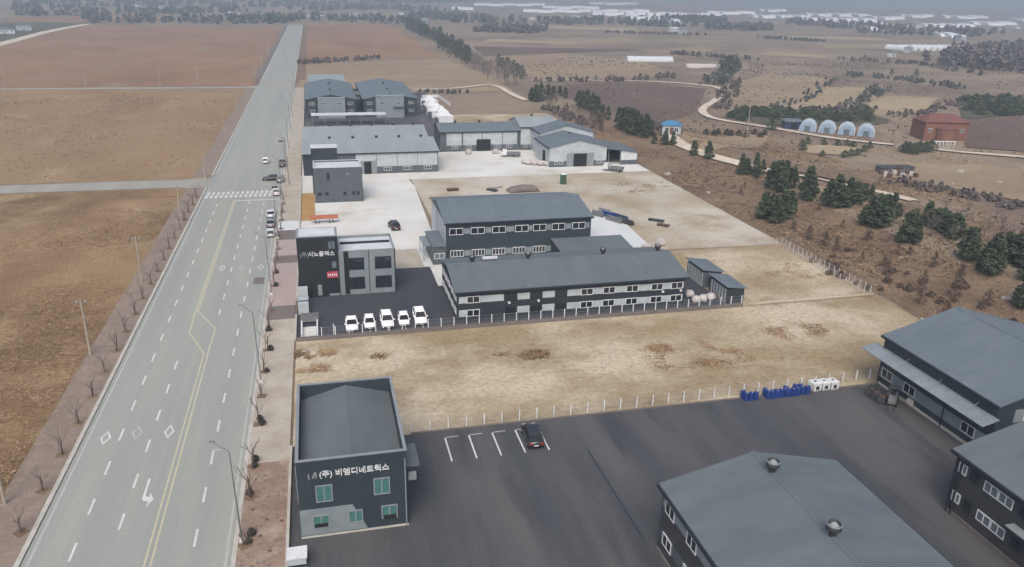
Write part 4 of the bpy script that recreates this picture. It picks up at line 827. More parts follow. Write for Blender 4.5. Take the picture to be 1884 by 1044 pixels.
for px, py, lab in ((862, 284, 'white crate left of the square black doorway'), (912, 283, 'white crate right of the square black doorway'), (1188, 462, 'white bags heap by the slab'), (1215, 452, 'pale wrapped pallet beyond the long workshop')):
    p = g(px, py); e = thing('wrapped_pallet', lab, 'pallet', (p.x, p.y, .02), .3)
    loft(MB(), [[(-.7, -.6, .15), (.7, -.6, .15), (.7, .6, .15), (-.7, .6, .15)], [(-.75, -.62, .6), (.72, -.6, .6), (.7, .64, .6), (-.72, .6, .6)], [(-.6, -.5, 1.15), (.6, -.45, 1.1), (.6, .5, 1.2), (-.55, .5, 1.1)]]).build('wrap', 'sack', e, True); MB().box(-.72, .72, -.62, .62, 0, .14).build('pallet', 'rust', e, True)
# sheds and bags at the end of the long workshop
e = bld('garden_shed', 'narrow dark-roofed shed with pale plank wall at the workshop end', 56.2, 59.6, 104, 110)
MB().box(56.3, 59.4, 104, 109.6, -.1, 2.5).build('wall', 'wall_mid', e); MB().hexa([(56, 103.7, 2.9), (59.8, 103.7, 2.4), (59.8, 109.9, 2.4), (56, 109.9, 2.9)], [(56, 103.7, 3.0), (59.8, 103.7, 2.5), (59.8, 109.9, 2.5), (56, 109.9, 3.0)]).build('roof', 'roof_slate', e)
for i in range(7): MB().box(56.24, 56.297, 104.1+i*.78, 104.6+i*.78, .1, 2.4).build('plank', 'wall_pale', e)
e = bld('garden_shed', 'low shed with sloped slate roof at the fence end', 56.6, 59.6, 97, 102.8)
MB().box(56.7, 59.4, 97, 102.6, -.1, 2.3).build('wall', 'wall_charcoal', e); MB().hexa([(56.4, 96.7, 2.7), (59.8, 96.7, 2.3), (59.8, 102.9, 2.3), (56.4, 102.9, 2.7)], [(56.4, 96.7, 2.8), (59.8, 96.7, 2.4), (59.8, 102.9, 2.4), (56.4, 102.9, 2.8)]).build('roof', 'roof_slate', e)
for i in range(6): MB().box(56.64, 56.697, 97.3+i*.85, 97.8+i*.85, .1, 2.2).build('plank', 'wall_pale', e)
for k in range(4):
    mbg = loft(MB(), [[(-.55, -.5, 0), (.55, -.5, 0), (.55, .5, 0), (-.55, .5, 0)], [(-.68, -.62, .35), (.66, -.6, .4), (.62, .6, .35), (-.64, .62, .4)], [(-.4, -.35, .95), (.4, -.4, 1.0), (.42, .35, .9), (-.4, .4, 1.0)]])
    o = tag(mbg.build('bulk_bag', 'sack', None, smooth=True), 'white bulk bag heaped between workshop end and small sheds', 'bag', 'bulk bags at the workshop end'); o.location = (52.6+(k % 3)*1.25+random.uniform(-.15, .15), 98.6+(k//3)*1.5+k*.25, .03); o.rotation_euler = (0, 0, k)
# party tents near the far factory
for k, (px, py) in enumerate(((816, 226), (803, 216), (794, 206), (790, 197), (812, 218))):
    p = g(px, py); e = thing('canopy_tent', 'white peaked canopy tent in the cluster beside the charcoal wing', 'tent', (p.x, p.y, 0), R(12), 'white tents')
    w = 2.6 if k != 4 else 2.0
    for x in (-w, w):
        for y in (-w, w): MB().tube((x, y, 0), (x, y, 2.5), .06).build('leg', 'white_frame', e, True)
    MB().add([(-w, -w, 2.5), (w, -w, 2.5), (w, w, 2.5), (-w, w, 2.5), (-w*.4, -w*.4, 3.5), (w*.4, -w*.4, 3.5), (w*.4, w*.4, 3.5), (-w*.4, w*.4, 3.5), (0, 0, 4.5)], [(0, 1, 5, 4), (1, 2, 6, 5), (2, 3, 7, 6), (3, 0, 4, 7), (4, 5, 8), (5, 6, 8), (6, 7, 8), (7, 4, 8)]).build('canopy', 'canvas_white', e, True)
    MB().box(-w, w, -w-.03, -w, .3, 2.5).build('side_sheet', 'canvas_white', e, True)
e = thing('white_wall', 'low white wall angled around the tents', 'wall', (*g(775, 190).xy, 0)); q = [g(775, 196), g(777, 181), g(806, 180), g(828, 196)]
for a, b in zip(q, q[1:]):
    d = (b-a); n = Vector((-d.y, d.x, 0)).normalized()*.12; a = Vector((a.x, a.y, 0)); b = Vector((b.x, b.y, 0))
    MB().hexa([tuple(a-n), tuple(b-n), tuple(b+n), tuple(a+n)], [(*(a-n).xy, 1.2), (*(b-n).xy, 1.2), (*(b+n).xy, 1.2), (*(a+n).xy, 1.2)]).build('wall_section', 'canvas_white', e)

# ================================================================== VEGETATION
def conifer_meshes(seed, h=6.0, r=2.2, n=950, m='pine', round_=.6):
    rd = random.Random(seed); mb = MB(); ncl = 56; cl = []
    for _ in range(ncl):
        t = rd.random()**.8; prof = ((1-t)**round_)*(min(1, (t+.08)*5)); a = rd.random()*6.28; rr = r*prof*(.55+.55*rd.random())
        cl.append((rr*math.cos(a), rr*math.sin(a), h*(.1+.88*t), .28*r+.1*r*rd.random()))
    for i in range(n):
        c = cl[i % ncl]; d = Vector((rd.gauss(0, 1), rd.gauss(0, 1), rd.gauss(0, .7))); d.normalize(); q = Vector(c[:3])+d*c[3]*rd.random()**.5
        s_ = (.16+.2*rd.random())*r/2.2*1.25; u = Vector((rd.gauss(0, 1), rd.gauss(0, 1), rd.gauss(0, .6))).normalized(); v = u.cross(Vector((rd.gauss(0, 1), rd.gauss(0, 1), rd.gauss(0, 1)))).normalized()
        mb.add([q-u*s_, q+v*s_*.55, q+u*s_, q-v*s_*.55], [(0, 1, 2, 3)])
    tr = MB().tube((0, 0, -.4), (0, 0, h*.85), .035*h/1.5, .03, 6)
    for k in range(7):
        z = h*(.25+.09*k); a = k*2.4; tr.tube((0, 0, z), (math.cos(a)*r*.7*(1-z/h)**.5, math.sin(a)*r*.7*(1-z/h)**.5, z+.3), .05, .02, 4)
    return tr.mesh('trunk', 'bark'), mb.mesh('crown', m)
def bare_meshes(seed, h=7.0, m='twig', spread=.45, dens=1.0):
    rd = random.Random(seed); tr = MB(); cr = MB()
    top = Vector((rd.uniform(-.2, .2), rd.uniform(-.2, .2), h*.5)); tr.tube((0, 0, -.4), top, .022*h, .012*h, 6)
    def grow(p, d, L, r, lv):
        q = p+d*L; cr.tube(p, q, r, r*.55, 4 if lv < 2 else 3, False)
        if lv >= 3: return
        for _ in range(int((3+rd.random()*1.5)*dens) if lv < 2 else int(4*dens)):
            dd = (d+Vector((rd.gauss(0, spread), rd.gauss(0, spread), rd.gauss(.12, spread*.6)))).normalized(); grow(p+d*L*rd.uniform(.45, 1), dd, L*rd.uniform(.5, .75), r*.55, lv+1)
    for k in range(5):
        a = k*1.26+rd.random(); z = h*(.22+.06*k); grow(Vector((0, 0, z)), Vector((math.cos(a)*.6, math.sin(a)*.6, .85)).normalized(), h*.26, .010*h, 0)
    return tr.mesh('trunk', 'bark'), cr.mesh('crown', m)
def shrub_meshes(seed, h=1.2, r=.7, n=160, m='shrub_dark'):
    rd = random.Random(seed); mb = MB()
    for i in range(n):
        a = rd.random()*6.28; t = rd.random(); rr = r*math.sqrt(rd.random())*math.sin(math.pi*min(1, .25+.75*t)); q = Vector((rr*math.cos(a), rr*math.sin(a), h*t))
        s_ = .12+.14*rd.random(); u = Vector((rd.gauss(0, 1), rd.gauss(0, 1), rd.gauss(0.4, .8))).normalized(); v = u.cross(Vector((rd.gauss(0, 1), rd.gauss(0, 1), rd.gauss(0, 1)))).normalized()
        mb.add([q-u*s_, q+v*s_*.5, q+u*s_, q-v*s_*.5], [(0, 1, 2, 3)])
    st = MB()
    for k in range(4): a = k*1.57; st.tube((0, 0, -.1), (math.cos(a)*r*.4, math.sin(a)*r*.4, h*.7), .03, .012, 4)
    return st.mesh('stem', 'bark'), mb.mesh('crown', m)
PINES = [conifer_meshes(s, 6.2+.5*(s % 2), 1.55+.2*(s % 4), 1500, 'pine', .62+.1*(s % 4)) for s in range(8)]
PINEF = [conifer_meshes(20+s, 6.0, 1.9, 420, 'pine_far', .55) for s in range(3)]
RUSTY = [conifer_meshes(30+s, 2.4, .8, 260, 'rusty_shrub', .7) for s in range(3)]
BARE = [bare_meshes(40+s, 7.0) for s in range(4)]
SAP = [bare_meshes(50+s, 3.4, 'twig', .22, .55) for s in range(3)]
SHRUB = [shrub_meshes(60+s) for s in range(3)]; RUSTS = [shrub_meshes(80+s_, 1.0, .8, 160, 'rusty_shrub') for s_ in range(2)]; BUSH = [shrub_meshes(70+s, 2.2, 1.3, 380, 'pine') for s in range(3)]
def tree(pool, px, py, hpx_m, label, group, name='pine_tree', sc=None, cat='tree', p=None, wide=1.0):
    p = g(px, py) if p is None else p; tm, cm = random.choice(pool); k = sc
    e = thing(name, label, cat, (p.x, p.y, p.z), random.random()*6.28, group); e.scale = (k*wide, k*wide, k*random.uniform(.92, 1.08))
    obj(tm.name.split('.')[0], tm, e); obj('crown', cm, e); return e
# pines on the slope
def slope_label(px):
    for lim, t in ((1400, 'slim pine of the small group where the dirt path ends at the slope'), (1500, 'tall green pine in the big clump on the slope opposite the concrete yard edge'), (1600, 'green pine in the middle clump of the bare slope'), (1690, 'green pine of the clump above the pale post fence'), (1770, 'low pine in the hedge-like line on the slope crest')):
        if px < lim: return t
    return 'green pine on the slope directly behind the awning warehouse'
for px, py, hm, wd in ((1363, 322, 4.6, .9), (1389, 324, 4.8, .85), (1374, 321, 3.6, 1), (1431, 354, 7.0, 1), (1420, 346, 6.0, 1), (1443, 350, 6.2, .9), (1458, 348, 4.6, .9), (1485, 366, 6.2, .9), (1405, 402, 4.8, 1.25), (1420, 408, 5.2, 1.3), (1440, 404, 5.0, 1.2), (1453, 396, 4.5, 1.1), (1524, 378, 5.2, 1.1), (1538, 382, 5.6, 1.1), (1559, 381, 5.0, 1.15), (1574, 372, 3.8, 1.2), (1588, 371, 3.6, 1.2), (1598, 412, 5.0, 1.15), (1612, 418, 5.6, 1.15), (1628, 410, 5.0, 1.1), (1640, 402, 4.4, 1.1), (1672, 450, 6.2, 1.0), (1664, 446, 5.0, 1), (1706, 416, 4.0, 1.2), (1722, 424, 4.2, 1.2), (1738, 432, 4.2, 1.2), (1755, 440, 4.4, 1.2), (1784, 480, 5.0, 1.0), (1776, 474, 4.4, 1), (1822, 506, 5.8, 1.0), (1812, 500, 4.6, 1), (1848, 478, 4.6, 1.25), (1866, 486, 5.0, 1.25), (1884, 494, 5.6, 1.25), (1882, 566, 5.2, 1.0), (1900, 520, 5.5, 1.1)):
    SL = slope_label(px)
    tree(PINES, px, py, 0, SL, 'slope pines: '+SL.split(' ')[-1]+' clump', sc=hm/6, wide=wd*random.uniform(.85, 1.1))
    for _ in range(3 if px > 1590 else 2): tree(PINES, px+random.uniform(-15, 15), py+random.uniform(-7, 4), 0, SL, 'slope pines: '+SL.split(' ')[-1]+' clump', sc=hm/6*random.uniform(.45, .85), wide=wd*random.uniform(.8, 1.1))
# pines behind the pale factories
for px, py, hm in ((978, 186, 5), (986, 188, 6), (996, 186, 6.5), (1008, 183, 6), (1018, 181, 5), (1030, 178, 4), (1064, 196, 5.5), (1072, 200, 6), (1080, 204, 6.5), (1090, 208, 6), (1098, 212, 5.5), (1108, 218, 5), (1118, 222, 4.5), (1138, 236, 6), (1146, 240, 7), (1155, 244, 7.5), (1163, 247, 7), (1170, 249, 6.5), (1178, 252, 6.5), (1188, 254, 6), (1196, 252, 5), (1204, 266, 3.5), (1223, 268, 4), (1238, 268, 3.5), (1276, 287, 4.2), (1303, 293, 4.6), (1150, 232, 6), (1040, 182, 4.5)):
    tree(PINES, px, py, 0, 'dark pine in the belt behind the pale factories', 'pine belt behind the factories', sc=hm/6)
# reddish saplings and small rusty conifers on the slope
for px, py, hm in ((1459, 424, 2.2), (1487, 442, 3), (1516, 454, 3.2), (1538, 462, 2.6), (1594, 444, 2.2), (1600, 441, 2), (1690, 562, 2.6), (1693, 538, 2.4), (1718, 492, 2.6), (1672, 470, 1.8), (1756, 550, 3.4), (1762, 530, 3), (1768, 508, 2.4), (1632, 508, 2.8), (1626, 492, 2.2), (1362, 358, 1.6), (1370, 346, 1.4), (1506, 388, 1.8), (1815, 566, 3), (1740, 580, 2.4), (1700, 520, 2), (1650, 470, 2), (1585, 480, 1.8), (1550, 420, 1.6), (1600, 380, 1.6)):
    tree(RUSTY, px, py, 0, 'small rusty brown conifer scattered on the bare slope', 'rusty young conifers', 'young_conifer', hm/2.4)
rd = random.Random(5)
for k in range(34):
    px = rd.uniform(1005, 1110); py = 186+(px-1005)*.42+rd.uniform(-6, 16); tree(RUSTY if k % 2 else SAP, px, py, 0, 'reddish leafless sapling among the pines behind the pale factories', 'reddish saplings', 'sapling', rd.uniform(.8, 1.5))
for k in range(26):
    px = rd.uniform(1640, 1884); py = 385+(px-1640)*.22+rd.uniform(-30, 40); tree(BARE, px, py, 0, 'grey leafless tree in the thicket beyond the slope pines', 'bare thicket trees', 'bare_tree', rd.uniform(.4, .65))
for k in range(26):
    t = rd.random(); px = 1480+t*400; py = 480+t*110+rd.uniform(-40, 24); tree(RUSTS, px, py, 0, 'low brown shrub on the bare slope', 'slope shrubs', 'shrub', rd.uniform(.7, 1.3), 'shrub')
# row of trees along the old road
for k in range(46):
    t = k/45; px = 752+t*112+rd.uniform(-8, 8); py = 50+t*66+rd.uniform(-5, 5); tree(PINEF, px, py, 0, 'dark evergreen in the roadside row behind the red-brown field', 'evergreen roadside row', 'evergreen_tree', rd.uniform(1.3, 1.9)*(1.25-.35*t))
for k in range(34):
    t = k/33; px = 838+t*112+rd.uniform(-16, 14); py = 104+t*54+rd.uniform(-8, 8); tree(BARE, px, py, 0, 'large bare grey-brown tree in the roadside row', 'bare roadside trees', 'bare_tree', rd.uniform(1.0, 1.45))
for px, py in ((925, 128), (934, 132), (944, 136), (952, 141), (960, 146), (917, 124)): tree(PINEF, px, py, 0, 'dark evergreen at the end of the bare roadside trees', 'evergreens at the row end', 'evergreen_tree', 1.2)
# lone trees and hedges in the fields
for px, py, s_ in ((1325, 132, 1.2), (1333, 134, 1.5), (1340, 135, 1.5), (1348, 133, 1.3), (1356, 131, 1.1)): tree(PINEF, px, py, 0, 'dark round tree clump beside the pale field track', 'field tree clump', 'round_tree', s_, wide=1.2)
for px, py in ((1380, 132), (1388, 133), (1395, 133), (1401, 134)): tree(BARE, px, py, 0, 'bare poplar in the field beyond the winding path', 'bare field trees', 'bare_tree', 1.0)
for px, py in ((1295, 153), (1301, 154), (1321, 157), (1328, 157), (1336, 157), (1342, 150), (1346, 144), (1640, 140), (1685, 142), (1590, 112)): tree(PINEF, px, py, 0, 'small dark tree standing between the far fields', 'small field trees', 'field_tree', .75)
for x, y in ((660, 800), (667, 822), (690, 785), (780, 790), (855, 797), (905, 797), (940, 805), (1030, 808), (770, 858), (893, 860), (927, 852), (962, 847), (997, 828)):
    tree(BUSH, 1254+x/2.983, y/2.983+2, 0, 'clipped dark conifer around the straw-coloured garden plot', 'garden plot conifers', 'garden_conifer', .95, 'tree')
for k in range(58): tree(BUSH, rd.uniform(1345, 1600), rd.uniform(208, 226), 0, 'green bush in the hedge behind the tunnel greenhouses', 'hedge behind the greenhouses', 'hedge_bush', rd.uniform(1.0, 1.5), 'bush', wide=1.7)
for k in range(40): tree(BUSH, rd.uniform(1768, 1884), rd.uniform(186, 214), 0, 'green bush in the thicket behind the red house', 'thicket behind the red house', 'bush', rd.uniform(1.2, 1.9), 'bush', wide=1.6)
for px, py in ((1419, 240), (1671, 282), (1680, 284), (1690, 281), (1702, 280), (1712, 277), (1664, 280)): tree(BUSH, px, py, 0, 'dark bush beside the dirt path', 'path bushes', 'bush', 1.5, 'bush')
for px in range(1300, 1420, 12): tree(SHRUB, px+rd.uniform(-4, 4), 247+(px-1300)*.05+rd.uniform(-3, 4), 0, 'dark low shrub along the straw field above the path', 'field shrubs', 'shrub', 1.6, 'shrub')
# street saplings with planting pits
for x, ys_ in ((-26.0, [55.6+5.9*k for k in range(21)]), (-8.0, [56.0, 62.6, 67.6, 75.4, 81.5, 87.6, 93.6, 99.8, 106.3, 116.6, 122.4, 128.5, 134.6, 140.7, 147, 153, 159, 165])):
    for y in ys_:
        tm, cm = random.choice(SAP); e = thing('street_sapling', 'thin leafless street tree on the '+('field' if x < -20 else 'factory')+'-side pavement', 'tree', (x, y, .1), random.random()*6, ('field' if x < -20 else 'factory')+'-side street saplings'); k = random.uniform(.85, 1.25)
        obj('trunk', tm, e).scale = (k, k, k); obj('crown', cm, e).scale = (k, k, k); MB().box(-.5, .5, -.5, .5, -.02, .015).build('tree_pit', 'slope_earth', e, True)
        for s_ in (-.22, .22): MB().tube((s_, 0, 0), (s_*.3, 0, 1.3), .03, n=4).build('stake', 'twig', e, True)
for y in (56.2, 57.2, 63, 67.4, 68.4, 75.2, 76.2, 87.4, 93.4, 99.6, 116.5, 122.5): tree(SHRUB, 0, 0, 0, 'dark low shrub at the foot of a kerb sapling', 'kerb shrubs', 'kerb_shrub', random.uniform(.42, .62), 'shrub', V2(-8.0+random.uniform(-.1, .5), y)+Vector((0, 0, .11)))
# boulders
def blob(seed, s_):
    rd_ = random.Random(seed); bm = bmesh.new(); bmesh.ops.create_icosphere(bm, subdivisions=2, radius=1)
    for v in bm.verts: v.co *= s_*(1+.28*mnoise.noise(v.co*1.4+Vector((seed, 0, 0)))); v.co.z *= .65
    me = bpy.data.meshes.new('boulder'); bm.to_mesh(me); bm.free(); me.materials.append(MATS['stone']); return me
BL = [blob(k, .8) for k in range(3)]
for px, py, s_ in ((1766, 318, 1.8), (1833, 310, .8), (1882, 312, .8), (1750, 340, 1.0), (1744, 343, .8), (1838, 337, 1.0), (1600, 536, .5), (1857, 552, .8), (1846, 550, .6), (560, 648, .5), (1228, 322, 1.2), (1303, 356, .8)):
    p = g(px, py); tag(obj('boulder', random.choice(BL), None, (p.x, p.y, p.z+.15*s_)), 'pale boulder lying in the brown ground', 'boulder', 'boulders').scale = (s_, s_, s_)
gm = MB(); rg = random.Random(77)
for k in range(700):
    a_ = rg.gauss(30, 18); b_ = rg.gauss(85, 5)
    if not (-4 < a_ < 80 and 71.8 < b_ < 95.2): continue
    z_ = rg.uniform(.05, .16); gm.add([(a_+z_*rg.uniform(.8, 1.6), b_, -.02), (a_, b_+z_*rg.uniform(.8, 1.6), -.02), (a_-z_, b_, -.02), (a_, b_-z_, -.02), (a_, b_, z_*.8)], [(0, 1, 4), (1, 2, 4), (2, 3, 4), (3, 0, 4)])
o_ = gm.build('gravel', 'stone'); o_['kind'] = 'stuff'
# dry grass tufts (uncountable)
def tufts(name, region, n, seed, h=(.25, .6), m='straw_tuft', clump=.05, wr=(.04, .11)):
    rd_ = random.Random(seed); V = []; F = []; c = 0; tries = 0
    while c < n and tries < n*12:
        tries += 1; x, y = region(rd_)
        if x is None: continue
        d = mnoise.noise(Vector((x*clump, y*clump, seed)))+.5*mnoise.noise(Vector((x*.3, y*.3, seed)))
        if d < rd_.uniform(-.35, .45): continue
        z = hgt(x, y)+.0; hh = rd_.uniform(*h)*(.7+.6*max(0, d)); w = rd_.uniform(*wr)
        for _ in range(3):
            a = rd_.random()*6.28; lx, ly = math.cos(a), math.sin(a); o_ = len(V); tx = rd_.gauss(0, .35); ty = rd_.gauss(0, .35)
            V += [(x-lx*w, y-ly*w, z), (x+lx*w, y+ly*w, z), (x+tx+lx*w*.7, y+ty+ly*w*.7, z+hh), (x+tx-lx*w*.7, y+ty-ly*w*.7, z+hh*.8)]; F.append((o_, o_+1, o_+2, o_+3))
        c += 1
    mb = MB(); mb.v = V; mb.f = F; o_ = mb.build(name, m); o_['kind'] = 'stuff'; return o_
def reg_left(r): y = 45+140*r.random()**1.5; x = -29.6-(18+.42*y)*r.random(); return (x, y) if y < 180.5 else (None, None)
tufts('dry_grass', reg_left, 52000, 11, (.08, .24), wr=(.02, .06))
def reg_left2(r): y = 195+160*r.random(); return -29.6-120*r.random(), y
tufts('dry_grass', reg_left2, 4000, 12, (.15, .35), wr=(.06, .14))
tufts('dry_grass', lambda r: (r.uniform(82, 135), r.uniform(60, 240)), 6000, 13, (.2, .5), 'rusty_shrub')
tufts('dry_grass', lambda r: (r.uniform(82, 140), r.uniform(60, 240)), 9000, 14, (.2, .45))
tufts('weeds', lambda r: (r.uniform(-4.2, 80), r.uniform(71.5, 95)), 260, 15, (.06, .15), 'straw_tuft', .12)
tufts('dry_grass', lambda r: (r.uniform(120, 230), r.uniform(90, 280)), 9000, 16, (.2, .45), 'straw_tuft')

# ================================================================== COUNTRYSIDE BUILDINGS
def tunnel(x, y, rz, w, L, h, label, group, m='poly_film', name='tunnel_greenhouse', ribs=4, z=None, parts=True):
    zz = hgt(x, y) if z is None else z
    e = thing(name, label, 'greenhouse', (x, y, zz), rz, group); N = 10
    arc = [(w/2*math.cos(math.pi*i/N), h*math.sin(math.pi*i/N)**.8) for i in range(N+1)]
    mb = MB(); mb.add([(a, -L/2, b) for a, b in arc]+[(a, L/2, b) for a, b in arc], [(i, i+1, N+2+i, N+1+i) for i in range(N)]+[tuple(range(N, -1, -1)), tuple(range(N+1, 2*N+2))])
    mb.build('film_cover', m, e, True)
    if parts:
        for k in range(ribs+1):
            y_ = -L/2+L*k/ribs; r_ = MB()
            for i in range(N): r_.tube((arc[i][0]*1.01, y_, arc[i][1]*1.01), (arc[i+1][0]*1.01, y_, arc[i+1][1]*1.01), .06, n=4, cap=False)
            r_.build('hoop', 'white_frame', e, True)
        MB().box(-.9, .9, -L/2-.06, -L/2-.01, 0, 2).build('door', 'glass_grey', e, True)
    return e
for k, px in enumerate((1484, 1520, 1556, 1592)):
    p = g(px, 243+k*3.4); tunnel(p.x+2.6, p.y+3.4, R(-37), 5.2, 8, 3.3, ('bluish tunnel greenhouse beside the navy lean-to by the path', 'second tunnel greenhouse from the navy lean-to', 'third tunnel greenhouse from the navy lean-to', 'tunnel greenhouse at the row end towards the red house')[k], 'four tunnel greenhouses by the path', 'poly_blue')
p = g(1460, 238); e = thing('navy_shed', 'small navy lean-to next to the tunnel greenhouses', 'shed', (p.x, p.y, p.z), R(-12))
MB().box(-3, 3, 0, 4, 0, 2.4).build('wall', 'car_navy', e, True); MB().hexa([(-3.3, -.4, 2.4), (3.3, -.4, 2.4), (3.3, 4.4, 2.9), (-3.3, 4.4, 2.9)], [(-3.3, -.4, 2.5), (3.3, -.4, 2.5), (3.3, 4.4, 3.0), (-3.3, 4.4, 3.0)]).build('roof', 'roof_grey', e, True); MB().box(-1, 1, -.05, -.005, 0, 2).build('door', 'void', e, True)
def house(px, py, w, d, h, rh, rz, wm, rm, label, group=None, name='farm_house', sc=1, p=None):
    p = g(px, py) if p is None else p; e = thing(name, label, 'house', (p.x, p.y, p.z), rz, group)
    MB().box(-w/2, w/2, -d/2, d/2, -.3, h).build('wall', wm, e, True); o = .4
    b = [(-w/2-o, -d/2-o, h+.01), (w/2+o, -d/2-o, h+.01), (w/2+o, d/2+o, h+.01), (-w/2-o, d/2+o, h+.01)]; r1 = (-w/2+d*.35, 0, h+rh); r2 = (w/2-d*.35, 0, h+rh)
    MB().add(b+[r1, r2], [(0, 1, 5, 4), (1, 2, 5), (2, 3, 4, 5), (3, 0, 4), (0, 3, 2, 1)]).build('roof', rm, e, True)
    n = max(2, int(w/3.2)); fme, pme, cx = win_mesh(1.2, 1.2, 2, 'white_frame', 'glass')
    for k in range(n):
        wo = obj('window', fme, e, (-w/2+w*(k+.5)/n, -d/2, h*.55))
        for c in cx: obj('pane', pme, wo, (c, 0, 0))
    MB().box(-.5, .5, -d/2-.06, -d/2-.01, 0, 2.1).build('door', 'rust', e, True)
    return e
e = house(1724, 254, 13.5, 9, 5.6, 2.2, R(-14), 'brick_red', 'roof_terracotta', 'large red brick house with terracotta roof on a stone terrace by the path', name='red_house')
fme, pme, cx = win_mesh(1.1, 1.3, 1, 'white_frame', 'glass_grey')
for z in (1.6, 4.6):
    for y in (-3.1, -1.0, 1.1, 3.2): wo = obj('window', fme, e, (6.75, y, z*.9), ROT['E']); obj('pane', pme, wo)
MB().tube((0, -4.5, -.2), (0, -4.5, 3.8), 3.2, 3.2, 16).build('round_bay', 'brick_red', e, True); MB().lathe([(3.4, 3.81), (.01, 4.8)], 16, (0, -4.5, 0)).build('bay_roof', 'roof_terracotta', e, True)
p = g(1700, 274); e = thing('stone_terrace', 'pale stone terrace wall in front of the red house', 'wall', (p.x, p.y, p.z), R(-14))
for k in range(14): MB().box(-9+k*1.3, -9+k*1.3+1.25, -.3, .3, -.3, 1.3+.3*math.sin(k*1.7)).build('stone', 'stone', e, True)
for k in range(7): MB().box(2+k*1.1, 2.2+k*1.1, -.2, .2, 1.2, 2.2).build('baluster', 'white_frame', e, True)
MB().box(1.9, 9.0, -.25, .25, 2.2, 2.4).build('handrail', 'white_frame', e, True)
p = g(1234, 246); house(0, 0, 5.4, 4.2, 2.7, 1.2, R(-20), 'wall_pale', 'roof_blue', 'small hut with bright blue roof behind the pines', name='blue_roof_hut', p=p)
p = g(1194, 113); tunnel(p.x, p.y, R(82), 8, 30, 3.2, 'pale green-grey tunnel greenhouse alone in the straw field', None, 'poly_film')
p = g(1297, 124); tunnel(p.x, p.y, R(80), 5, 24, 2.0, 'low whitish tunnel strip beside the dark field tree clump', None, 'sack')
p = g(1645, 318); e = house(0, 0, 9, 3, 1.6, .5, R(-5), 'paving_dark', 'steel_dark', 'low dark shed with junk in the field below the path', name='field_shed', p=p)
for k in range(9):
    q = g(1620+k*8, 322+(k % 3)*3); o_ = tag(MB().box(-.5, .5, -.4, .4, 0, 1.2).build('beehive_box', 'sack' if k % 2 else 'rust'), 'beehive-sized box in the clutter around the low dark shed', 'box', 'boxes by the field shed'); o_.location = q; o_.rotation_euler = (0, 0, k)
# white greenhouse block at middle distance and far white strips
for k in range(11):
    p = g(1655+k*11.5, 92+.3*(k % 2)); tunnel(p.x, p.y, R(8), 7.2, 26, 3.6, 'bright white tunnel greenhouse in the packed block amid far fields', 'packed white greenhouse block', 'canvas_white', ribs=3)
FAR = []
for x0_, x1_, y_, n in ((875, 1000, 5, 5), (965, 1190, 17, 9), (1090, 1250, 22, 8), (1085, 1170, 3, 3), (1150, 1290, 30, 7), (1395, 1440, 16, 3), (1380, 1480, 27, 6), (1480, 1590, 24, 6), (1450, 1600, 33, 8), (1520, 1620, 41, 6), (1650, 1710, 26, 3), (1690, 1775, 44, 5), (1715, 1745, 61, 2), (1855, 1884, 34, 2), (835, 870, 12, 2), (1200, 1245, 36, 3), (1585, 1600, 50, 1), (1000, 1100, 10, 4), (1250, 1330, 24, 4), (1600, 1650, 30, 3), (1300, 1380, 20, 3), (1780, 1850, 40, 3), (1730, 1800, 28, 3), (1640, 1660, 47, 1)):
    for k in range(n): FAR.append((x0_+(x1_-x0_)*(k+.5)/n, y_+2+(k % 2)*1.2, (x1_-x0_)/n))
for px, py, wpx in FAR:
    p = g(px, py+3); dist = (p-CP).length; L = wpx*dist/FPX*.93
    tunnel(p.x, p.y, R(90-14+random.uniform(-3, 3)), 36+dist*.014, L*1.15, 3.6+dist*.0009, 'far white plastic greenhouse strip in the hazy valley', 'far greenhouse strips', 'canvas_white', parts=False)
for k, (px, py, w) in enumerate(((575, 32, 14), (588, 36, 10), (602, 34, 10), (640, 30, 9), (655, 32, 8), (738, 34, 12), (760, 26, 16), (775, 30, 10), (782, 44, 10), (515, 33, 12), (500, 30, 22), (480, 29, 20), (440, 30, 9), (424, 30, 9), (345, 18, 20), (330, 20, 22), (300, 18, 14), (250, 18, 16), (980, 36, 12), (1060, 33, 14), (1225, 48, 18), (1240, 58, 14), (1255, 62, 12), (1675, 50, 12), (1690, 52, 10), (1770, 75, 8), (1760, 77, 8), (1640, 105, 7), (1670, 98, 8), (1870, 60, 10), (10, 62, 18), (45, 56, 14))):
    house(px, py, w*.8, w*.5, 3.2+(k % 3), 1.6, R(random.uniform(-30, 30)), ('wall_white', 'wall_pale', 'wall_grey')[k % 3], ('roof_pale', 'roof_white', 'roof_slate', 'roof_grey')[k % 4], 'small distant village house with '+('white', 'pale', 'grey')[k % 3]+' walls and '+('pale', 'white', 'slate', 'grey')[k % 4]+' roof', 'distant village houses %d' % (k % 12), 'village_house')
